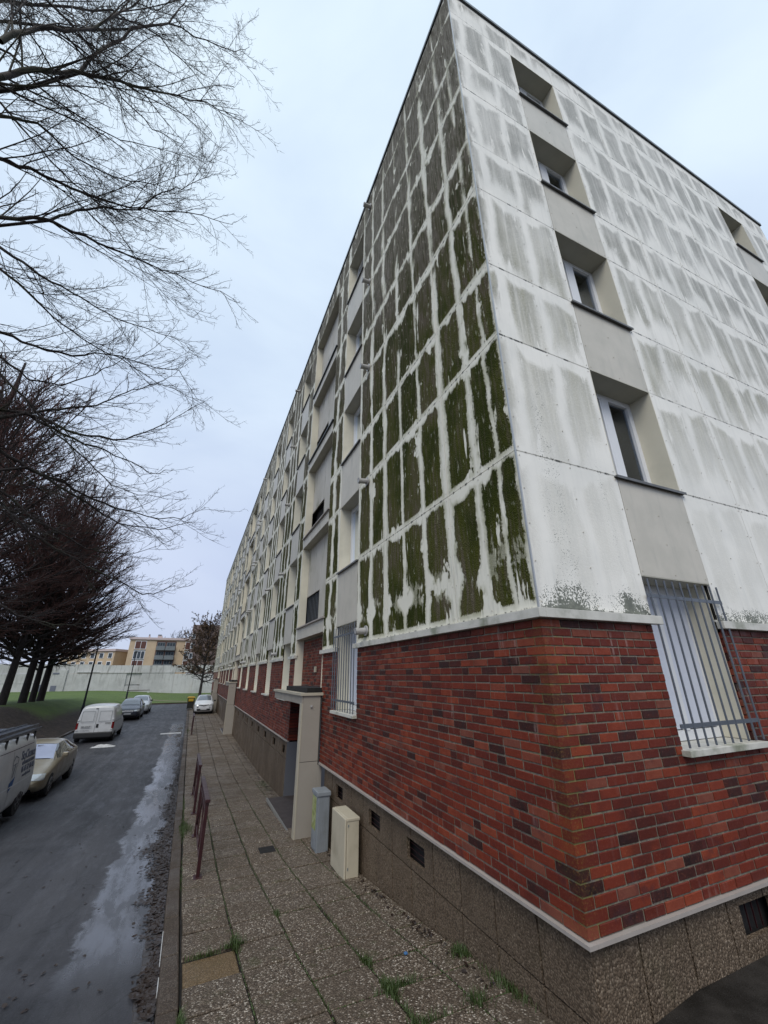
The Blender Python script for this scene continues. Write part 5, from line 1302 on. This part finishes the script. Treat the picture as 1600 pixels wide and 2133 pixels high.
for i in range(6):
    for z in (.2, 2.2):
        mb = MB(); x = -6 + i * 2.3; mb.box(x, -.08, z, x + 1.2, 0, z + 1.3); f = mb.obj('window', 'white_frame', t); mb = MB(); mb.box(x + .15, -.12, z + .12, x + 1.05, -.08, z + 1.18); mb.obj('pane', 'ext_glass', f)
th = thing('dark_apartment_tower', 'tall brown tower block hidden behind the leafy tree at the end of the building', 'apartment building', (-3.6, 112, -2.6))
mb = MB(); mb.box(-.4, 0, 0, 7, 10, 14.6); mb.obj('wall', 'tower_grey', th)
for z in range(5):
    mb = MB(); mb.box(-.3, -.06, 2 + z * 2.3, .5, 0, 3.3 + z * 2.3); f = mb.obj('window', 'white_frame', th); mb = MB(); mb.box(-.2, -.1, 2.1 + z * 2.3, .4, -.06, 3.2 + z * 2.3); mb.obj('pane', 'ext_glass', f)

# ================================================================== trees
def tubes_mesh(name, A, Bp, R0, R1, mat, n=3):
    A = np.asarray(A, float); Bp = np.asarray(Bp, float); R0 = np.asarray(R0); R1 = np.asarray(R1); m = len(A)
    D = Bp - A; D /= (np.linalg.norm(D, axis=1, keepdims=True) + 1e-9); up = np.where(np.abs(D[:, 2:3]) > .9, np.array([[1., 0, 0]]), np.array([[0, 0, 1.]]))
    X_ = np.cross(D, up); X_ /= np.linalg.norm(X_, axis=1, keepdims=True); Y_ = np.cross(X_, D)
    V = np.zeros((m, 2 * n, 3)); 
    for k in range(n):
        a = 2 * math.pi * k / n; o = X_ * math.cos(a) + Y_ * math.sin(a); V[:, k] = A + o * R0[:, None]; V[:, n + k] = Bp + o * R1[:, None]
    V = V.reshape(-1, 3); base = (np.arange(m) * 2 * n)[:, None]
    F = np.zeros((m, n, 4), int)
    for k in range(n): k2 = (k + 1) % n; F[:, k] = base + np.array([[k, k2, n + k2, n + k]])
    F = F.reshape(-1, 4)
    me = bpy.data.meshes.new(name); me.vertices.add(len(V)); me.vertices.foreach_set('co', V.astype(np.float32).ravel())
    me.loops.add(F.size); me.loops.foreach_set('vertex_index', F.astype(np.int32).ravel()); me.polygons.add(len(F))
    me.polygons.foreach_set('loop_start', np.arange(0, F.size, 4, dtype=np.int32)); me.polygons.foreach_set('loop_total', np.full(len(F), 4, np.int32))
    me.polygons.foreach_set('use_smooth', np.ones(len(F), bool)); me.materials.append(MAT[mat]); me.update(calc_edges=True); return me
class Tree:
    def __init__(s, seed): s.thick = []; s.thin = []; s.r = np.random.default_rng(seed)
    def seg(s, a, b, r0, r1): (s.thick if r0 > .022 else s.thin).append((a, b, r0, r1))
    def line(s, P, r0, r1):
        n = len(P) - 1
        for i in range(n): s.seg(P[i], P[i + 1], r0 + (r1 - r0) * i / n, r0 + (r1 - r0) * (i + 1) / n)
    def path(s, p, d, L, n, wob, lift, droop=0.0):
        P = [np.array(p, float)]; d = np.array(d, float); d /= np.linalg.norm(d); st = L / n
        for i in range(n):
            d = d + s.r.normal(0, wob, 3); d[2] += lift * (i + 1) / n - droop * (1 - i / n); d /= np.linalg.norm(d); P.append(P[-1] + d * st)
        return P
    def side(s, d, ang):
        d = d / np.linalg.norm(d); q = s.r.normal(0, 1, 3); q -= d * (q @ d); q /= np.linalg.norm(q); return d * math.cos(ang) + q * math.sin(ang)
    def grow(s, P, r0, L, lvl, spec):
        """children along polyline P. spec[lvl] = (spacing, length factor, angle, radius factor, wobble, lift)"""
        if lvl >= len(spec): return
        sp, lf, ang, rf, wob, lift, t0 = spec[lvl]; tot = sum(np.linalg.norm(P[i + 1] - P[i]) for i in range(len(P) - 1)); nc = int(tot * (1 - t0) / sp)
        cum = [0]
        for i in range(len(P) - 1): cum.append(cum[-1] + np.linalg.norm(P[i + 1] - P[i]))
        for k in range(nc):
            tt = (t0 + (1 - t0) * (k + s.r.random()) / max(nc, 1)) * tot
            i = min(len(P) - 2, max(0, int(np.searchsorted(cum, tt)) - 1)); f = (tt - cum[i]) / max(cum[i + 1] - cum[i], 1e-6); p = P[i] + (P[i + 1] - P[i]) * f
            d = P[i + 1] - P[i]; cl = max(.12, tot * lf * (1 - .55 * tt / tot)) * s.r.uniform(.55, 1.2); cr = max(r0 * (1 - .7 * tt / tot) * rf, spec_min[lvl])
            nd = s.side(d, ang * s.r.uniform(.6, 1.3)); n = 5 if lvl < 2 else 4 if lvl < 3 else 2
            Q = s.path(p, nd, cl, n, wob, lift); s.line(Q, cr, max(cr * .35, spec_min[lvl] * .7)); s.grow(Q, cr, cl, lvl + 1, spec)
    def build(s, parent, names, mats):
        for nm, lst, mt, n in ((names[0], s.thick, mats[0], 7), (names[1], s.thin, mats[1], 3)):
            if lst: A, Bq, r0, r1 = zip(*lst); yield nm, tubes_mesh(nm, A, Bq, r0, r1, mt, n)
LIMBS=[
(0.085, [(-7.54, 3.2, 8.28), (-7.16, 3.34, 9.66), (-6.91, 3.49, 10.49), (-6.51, 3.63, 11.2), (-5.87, 3.77, 11.81), (-5.26, 3.91, 12.42), (-4.35, 4.06, 13.14), (-3.63, 4.2, 13.59)]),
(0.05, [(-6.49, 3.7, 11.39), (-6.36, 3.85, 13.18), (-6.03, 4.0, 14.85), (-5.69, 4.15, 15.91), (-4.83, 4.3, 16.42), (-4.13, 4.45, 17.03), (-3.83, 4.6, 18.09)]),
(0.035, [(-5.76, 4.3, 16.27), (-5.68, 4.4, 17.49), (-5.57, 4.5, 19.22), (-5.6, 4.6, 21.68)]),
(0.07, [(-7.66, 2.6, 9.82), (-6.92, 2.73, 9.5), (-6.74, 2.87, 10.61), (-6.35, 3.0, 11.22), (-6.01, 3.13, 12.87), (-5.72, 3.27, 15.16), (-5.52, 3.4, 17.7)]),
(0.05, [(-8.11, 3.4, 9.48), (-7.94, 3.57, 12.21), (-7.44, 3.73, 13.1), (-6.66, 3.9, 14.58), (-5.73, 4.07, 14.92), (-4.89, 4.23, 14.49), (-4.37, 4.4, 14.12)]),
(0.06, [(-8.21, 4.5, 8.95), (-7.49, 4.64, 9.36), (-7.14, 4.79, 9.58), (-6.45, 4.93, 9.61), (-5.73, 5.07, 9.85), (-4.97, 5.21, 10.38), (-4.1, 5.36, 10.94), (-3.37, 5.5, 11.28)]),
(0.065, [(-8.28, 5.0, 7.91), (-7.37, 5.14, 8.38), (-6.78, 5.29, 8.94), (-6.41, 5.43, 9.03), (-5.73, 5.57, 9.08), (-5.08, 5.71, 9.15), (-4.05, 5.86, 9.21), (-3.0, 6.0, 9.2)]),
(0.04, [(-6.75, 5.3, 8.98), (-6.48, 5.44, 9.66), (-6.09, 5.59, 10.29), (-5.5, 5.73, 10.79), (-5.19, 5.87, 11.98), (-4.84, 6.01, 12.64), (-4.37, 6.16, 13.72), (-4.28, 6.3, 15.49)]),
(0.05, [(-8.39, 5.5, 8.46), (-7.46, 5.62, 8.14), (-7.12, 5.75, 8.06), (-6.85, 5.88, 7.99), (-6.25, 6.0, 7.86), (-5.81, 6.12, 7.77), (-5.24, 6.25, 7.7), (-4.57, 6.38, 7.81), (-3.82, 6.5, 7.76)]),
(0.045, [(-8.39, 6.0, 8.31), (-7.59, 6.11, 8.04), (-7.05, 6.23, 7.73), (-6.56, 6.34, 7.36), (-5.98, 6.46, 7.08), (-5.22, 6.57, 6.91), (-4.36, 6.69, 6.52), (-3.33, 6.8, 6.42)]),
(0.04, [(-9.26, 5.5, 11.8), (-8.65, 5.64, 12.43), (-8.04, 5.79, 11.98), (-7.26, 5.93, 11.33), (-6.51, 6.07, 10.97), (-5.75, 6.21, 10.2), (-5.2, 6.36, 9.46), (-4.33, 6.5, 8.85)]),
(0.04, [(-9.27, 5.0, 13.01), (-8.64, 5.17, 13.56), (-7.91, 5.33, 13.0), (-7.13, 5.5, 12.84), (-6.37, 5.67, 13.0), (-5.59, 5.83, 13.55), (-4.81, 6.0, 14.03)]),
(0.06, [(-8.17, 7.0, 5.13), (-7.13, 7.14, 5.25), (-6.72, 7.29, 5.4), (-6.32, 7.43, 5.72), (-5.68, 7.57, 6.1), (-5.3, 7.71, 6.61), (-4.98, 7.86, 7.08), (-4.47, 8.0, 7.65)]),
(0.05, [(-6.68, 7.2, 5.33), (-6.28, 7.38, 5.27), (-5.68, 7.57, 5.25), (-4.96, 7.75, 5.44), (-4.45, 7.93, 6.01), (-4.14, 8.12, 6.42), (-3.72, 8.3, 7.15)]),
(0.045, [(-6.77, 7.4, 5.44), (-6.15, 7.64, 5.2), (-5.53, 7.88, 5.17), (-4.94, 8.12, 5.09), (-4.39, 8.36, 4.94), (-3.89, 8.6, 5.21)]),
(0.06, [(-8.23, 7.5, 4.87), (-7.11, 7.69, 4.55), (-6.61, 7.88, 4.34), (-6.0, 8.06, 4.19), (-5.41, 8.25, 3.94), (-4.72, 8.44, 3.85), (-3.98, 8.62, 3.77), (-3.5, 8.81, 3.96), (-2.93, 9.0, 4.41)]),
(0.045, [(-6.58, 7.8, 4.31), (-5.74, 8.03, 3.91), (-5.27, 8.27, 3.72), (-4.76, 8.5, 3.51), (-3.93, 8.73, 3.51), (-3.54, 8.97, 3.78), (-3.24, 9.2, 4.0)]),
(0.05, [(-8.23, 8.0, 4.23), (-7.07, 8.17, 3.85), (-6.48, 8.34, 3.37), (-6.04, 8.51, 3.2), (-5.54, 8.69, 2.91), (-5.07, 8.86, 2.83), (-4.49, 9.03, 2.88), (-3.96, 9.2, 3.21)]),
(0.05, [(-8.2, 8.2, 3.87), (-7.08, 8.38, 3.64), (-6.45, 8.55, 3.04), (-5.89, 8.72, 2.76), (-5.29, 8.9, 2.46), (-4.68, 9.07, 2.25), (-4.01, 9.25, 1.94), (-3.76, 9.42, 2.01), (-3.36, 9.6, 2.29)]),
(0.04, [(-7.63, 8.5, 2.13), (-6.56, 8.7, 1.42), (-6.16, 8.9, 1.23), (-5.66, 9.1, 1.12), (-5.17, 9.3, 1.18)]),
(0.05, [(-8.53, 6.5, 7.16), (-7.43, 6.64, 6.86), (-6.87, 6.79, 6.81), (-6.22, 6.93, 6.91), (-5.67, 7.07, 7.32), (-4.87, 7.21, 7.36), (-4.13, 7.36, 7.51), (-3.56, 7.5, 6.92)]),
(0.045, [(-8.1, 4.2, 9.2), (-7.64, 4.37, 10.23), (-7.17, 4.53, 10.59), (-6.47, 4.7, 10.29), (-5.82, 4.87, 10.4), (-5.16, 5.03, 10.91), (-4.52, 5.2, 12.17)]),
(0.04, [(-7.94, 6.2, 6.1), (-7.14, 6.4, 6.1), (-6.65, 6.6, 5.81), (-6.16, 6.8, 6.0), (-5.69, 7.0, 6.59), (-5.38, 7.2, 7.31), (-5.19, 7.4, 8.37)]),
(0.045, [(-8.21, 3.0, 11.49), (-7.68, 3.17, 12.52), (-7.0, 3.33, 12.35), (-6.28, 3.5, 11.9), (-5.63, 3.67, 11.1), (-5.07, 3.83, 10.88), (-4.55, 4.0, 11.11)]),
(0.045, [(-8.1, 6.8, 5.84), (-7.28, 6.94, 5.99), (-6.81, 7.09, 5.62), (-6.18, 7.23, 5.01), (-5.48, 7.37, 4.52), (-4.94, 7.51, 4.08), (-4.36, 7.66, 4.0), (-3.76, 7.8, 4.04)]),
]
# near bare tree: trunk stands left of the view on the bank, limbs reach over the road
T = Tree(5); spec_min = [.0052, .0038, .003, .0026]
TX, TY = -12.6, 7.5; tz = lawn_h(TX, TY)
trunk = [np.array(p) for p in ((TX, TY, tz - .1), (TX + .1, TY, tz + 3), (TX + .5, TY - .3, tz + 7), (TX + .9, TY - .8, tz + 11), (TX + 1.4, TY - 1.3, tz + 15), (TX + 1.9, TY - 1.8, tz + 19))]
T.line(trunk, .30, .10)
spec = [(.19, .36, R(34), .42, .10, .09, .08), (.16, .36, R(38), .5, .13, .12, .1), (.085, .36, R(45), .55, .16, .10, .1), (.07, .45, R(50), .7, .18, .05, .15)]
for r0, pts in LIMBS:
    P = [np.array(p, float) for p in pts]
    # resample smooth
    Q = []
    for i in range(len(P) - 1):
        for k in range(3): Q.append(P[i] + (P[i + 1] - P[i]) * k / 3 + T.r.normal(0, .018, 3))
    Q.append(P[-1])
    r0 *= .70; T.line(Q, r0, .006); T.grow(Q, r0, 0, 0, spec)
    a = Q[0]; h = a[2] - 1.6; tt = min(.98, max(.15, (h - tz) / 19)); i = tt * 5; b = trunk[int(i)] + (trunk[min(5, int(i) + 1)] - trunk[int(i)]) * (i % 1)
    M_ = [b + (a - b) * k / 6 + np.array([0, 0, .5 * math.sin(math.pi * k / 6) * 0]) + (T.r.normal(0, .06, 3) if 0 < k < 6 else 0) for k in range(7)]
    T.line(M_, r0 * 1.5, r0); T.grow(M_[3:], r0, 0, 0, [(.5, .45, R(35), .45, .10, .12, .2)] + spec[1:3])
nt_ = thing('bare_tree', 'large bare tree on the left whose long twiggy limbs hang over the road', 'tree', (0, 0, 0))
for nm, me in T.build(nt_, ('trunk_and_limbs', 'twigs'), ('bark_dark', 'bark_dark')): obj(nm, me, nt_, kind='stuff' if nm == 'twigs' else None)
print('near tree', len(T.thick), len(T.thin))

def row_tree(seed, H, rad, n1, bare, tr, spec, low=.35, L0=1.0, nn=8):
    """crown envelope: widest low down, narrowing to the top"""
    s = Tree(seed); tr_ = [np.array((0, 0, -.3)), np.array((.05, .02, bare)), np.array((.12, .0, H * .45)), np.array((.0, .1, H * .78)), np.array((.05, .05, H * .97))]
    s.line(tr_, tr, .05)
    for k in range(n1):
        f = (k + .5) / n1; z = bare * .85 + (H * .80 - bare) * f; az = k * 2.4 + s.r.uniform(-.4, .4); el = (low + (1.25 - low) * f ** .8) * s.r.uniform(.8, 1.15)
        rr = rad * (1 - f) ** .62 + .5
        L = min(rr / max(math.cos(el), .28), (H - z) / max(math.sin(el), .3)) * s.r.uniform(.88, 1.03) * L0
        i = np.searchsorted([q[2] for q in tr_], z) - 1; i = max(0, min(3, i)); ff = (z - tr_[i][2]) / (tr_[i + 1][2] - tr_[i][2]); p = tr_[i] + (tr_[i + 1] - tr_[i]) * ff
        d = (math.cos(az) * math.cos(el), math.sin(az) * math.cos(el), math.sin(el)); P = s.path(p, d, L, nn, .05, .035); r0 = .10 * (1 - .6 * f); s.line(P, r0, .018); s.grow(P, r0, L, 0, spec)
    return s
spec_min = [.015, .010, .008, .008]
spR = [(.26, .42, R(30), .5, .07, .08, .12), (.20, .42, R(30), .6, .08, .08, .1), (.20, .42, R(32), .7, .10, .08, .1)]
protos = []
for sd_ in (21, 22):
    s = row_tree(sd_, 17.0, 5.9, 62, 2.9, .27, spR)
    protos.append([(nm, me) for nm, me in s.build(None, ('trunk', 'crown'), ('bark_trunk', 'bark_red'))]); print('row', len(s.thick), len(s.thin))
rows = [(-13.95, 35.0, 1.0, 'bare tree on the lawn, leftmost and nearest trunk of the row of four'), (-13.8, 38.4, 1.05, 'bare tree on the lawn, second trunk from the left in the row'), (-13.7, 40.2, .9, 'bare tree on the lawn, thin third trunk from the left in the row'), (-13.6, 41.8, 1.04, 'bare tree on the lawn, rightmost trunk of the row by the lamp post'), (-14.9, 24.2, 1.2, 'dark bare tree at the left edge, trunk hidden, crown rising above the row'), (-18.2, 31.0, 1.26, 'tallest dark bare tree top behind the hanging branches at the left edge')]
for i, (x, y, sc_, lab) in enumerate(rows):
    t = thing('bare_tree', lab, 'tree', (x, y, lawn_h(x, y)), (0, 0, i * 1.7), group='bare reddish trees on the lawn'); t.scale = (sc_,) * 3
    for nm, me in protos[i % 2]: obj(nm, me, t, kind='stuff' if nm == 'crown' else None)
# round tree at the end of the building
spec_min = [.024, .018, .014, .012]
s = row_tree(31, 13.2, 4.3, 40, 2.4, .24, [(.30, .42, R(42), .5, .10, .08, .12), (.24, .42, R(42), .6, .12, .06, .1), (.22, .42, R(45), .7, .14, .05, .1)], low=.12, L0=1.12)
t = thing('end_tree', 'round bare tree with a few brown leaves at the far end of the building', 'tree', (-.9, 76.0, -3.2)); t.scale = (1.0, 1.0, 1.05)
for nm, me in s.build(None, ('trunk', 'crown'), ('bark_trunk', 'bark_trunk')): obj(nm, me, t, kind='stuff' if nm == 'crown' else None)
lp = [s.thin[i][1] for i in s.r.integers(0, len(s.thin), 9000) if s.thin[i][1][2] > 3.6]
V = []; F = []
for p in lp:
    b = len(V); q = s.r.normal(0, .09, (3, 3)); V += [tuple(p + q[0]), tuple(p + q[1]), tuple(p + q[2])]; F.append((b, b + 1, b + 2))
obj('leaves', mesh('leaves', V, F, 'leaf_brown'), t, kind='stuff')
# faint far trees behind the orange block
spec_min = [.05, .035, .03, .03]
s = row_tree(41, 15, 4.5, 22, 4, .3, [(.7, .40, R(34), .5, .09, .08, .2), (.5, .4, R(34), .6, .1, .08, .1)], low=.7); pm = list(s.build(None, ('trunk', 'crown'), ('bark_pale', 'bark_pale')))
for i, (x, y, sc_, lab) in enumerate(((-8.2, 150, .95, 'pale leafless tree behind the orange block, left of the pair'), (-4.0, 152, .98, 'pale leafless tree behind the orange block, right of the pair'), (-13.5, 158, .80, 'small pale leafless tree top just above the pink roof'))):
    t = thing('distant_tree', lab, 'tree', (x, y, 0.2), (0, 0, i), group='leafless trees far behind the orange block'); t.scale = (sc_,) * 3
    for nm, me in pm: obj(nm, me, t, kind='stuff' if nm == 'crown' else None)
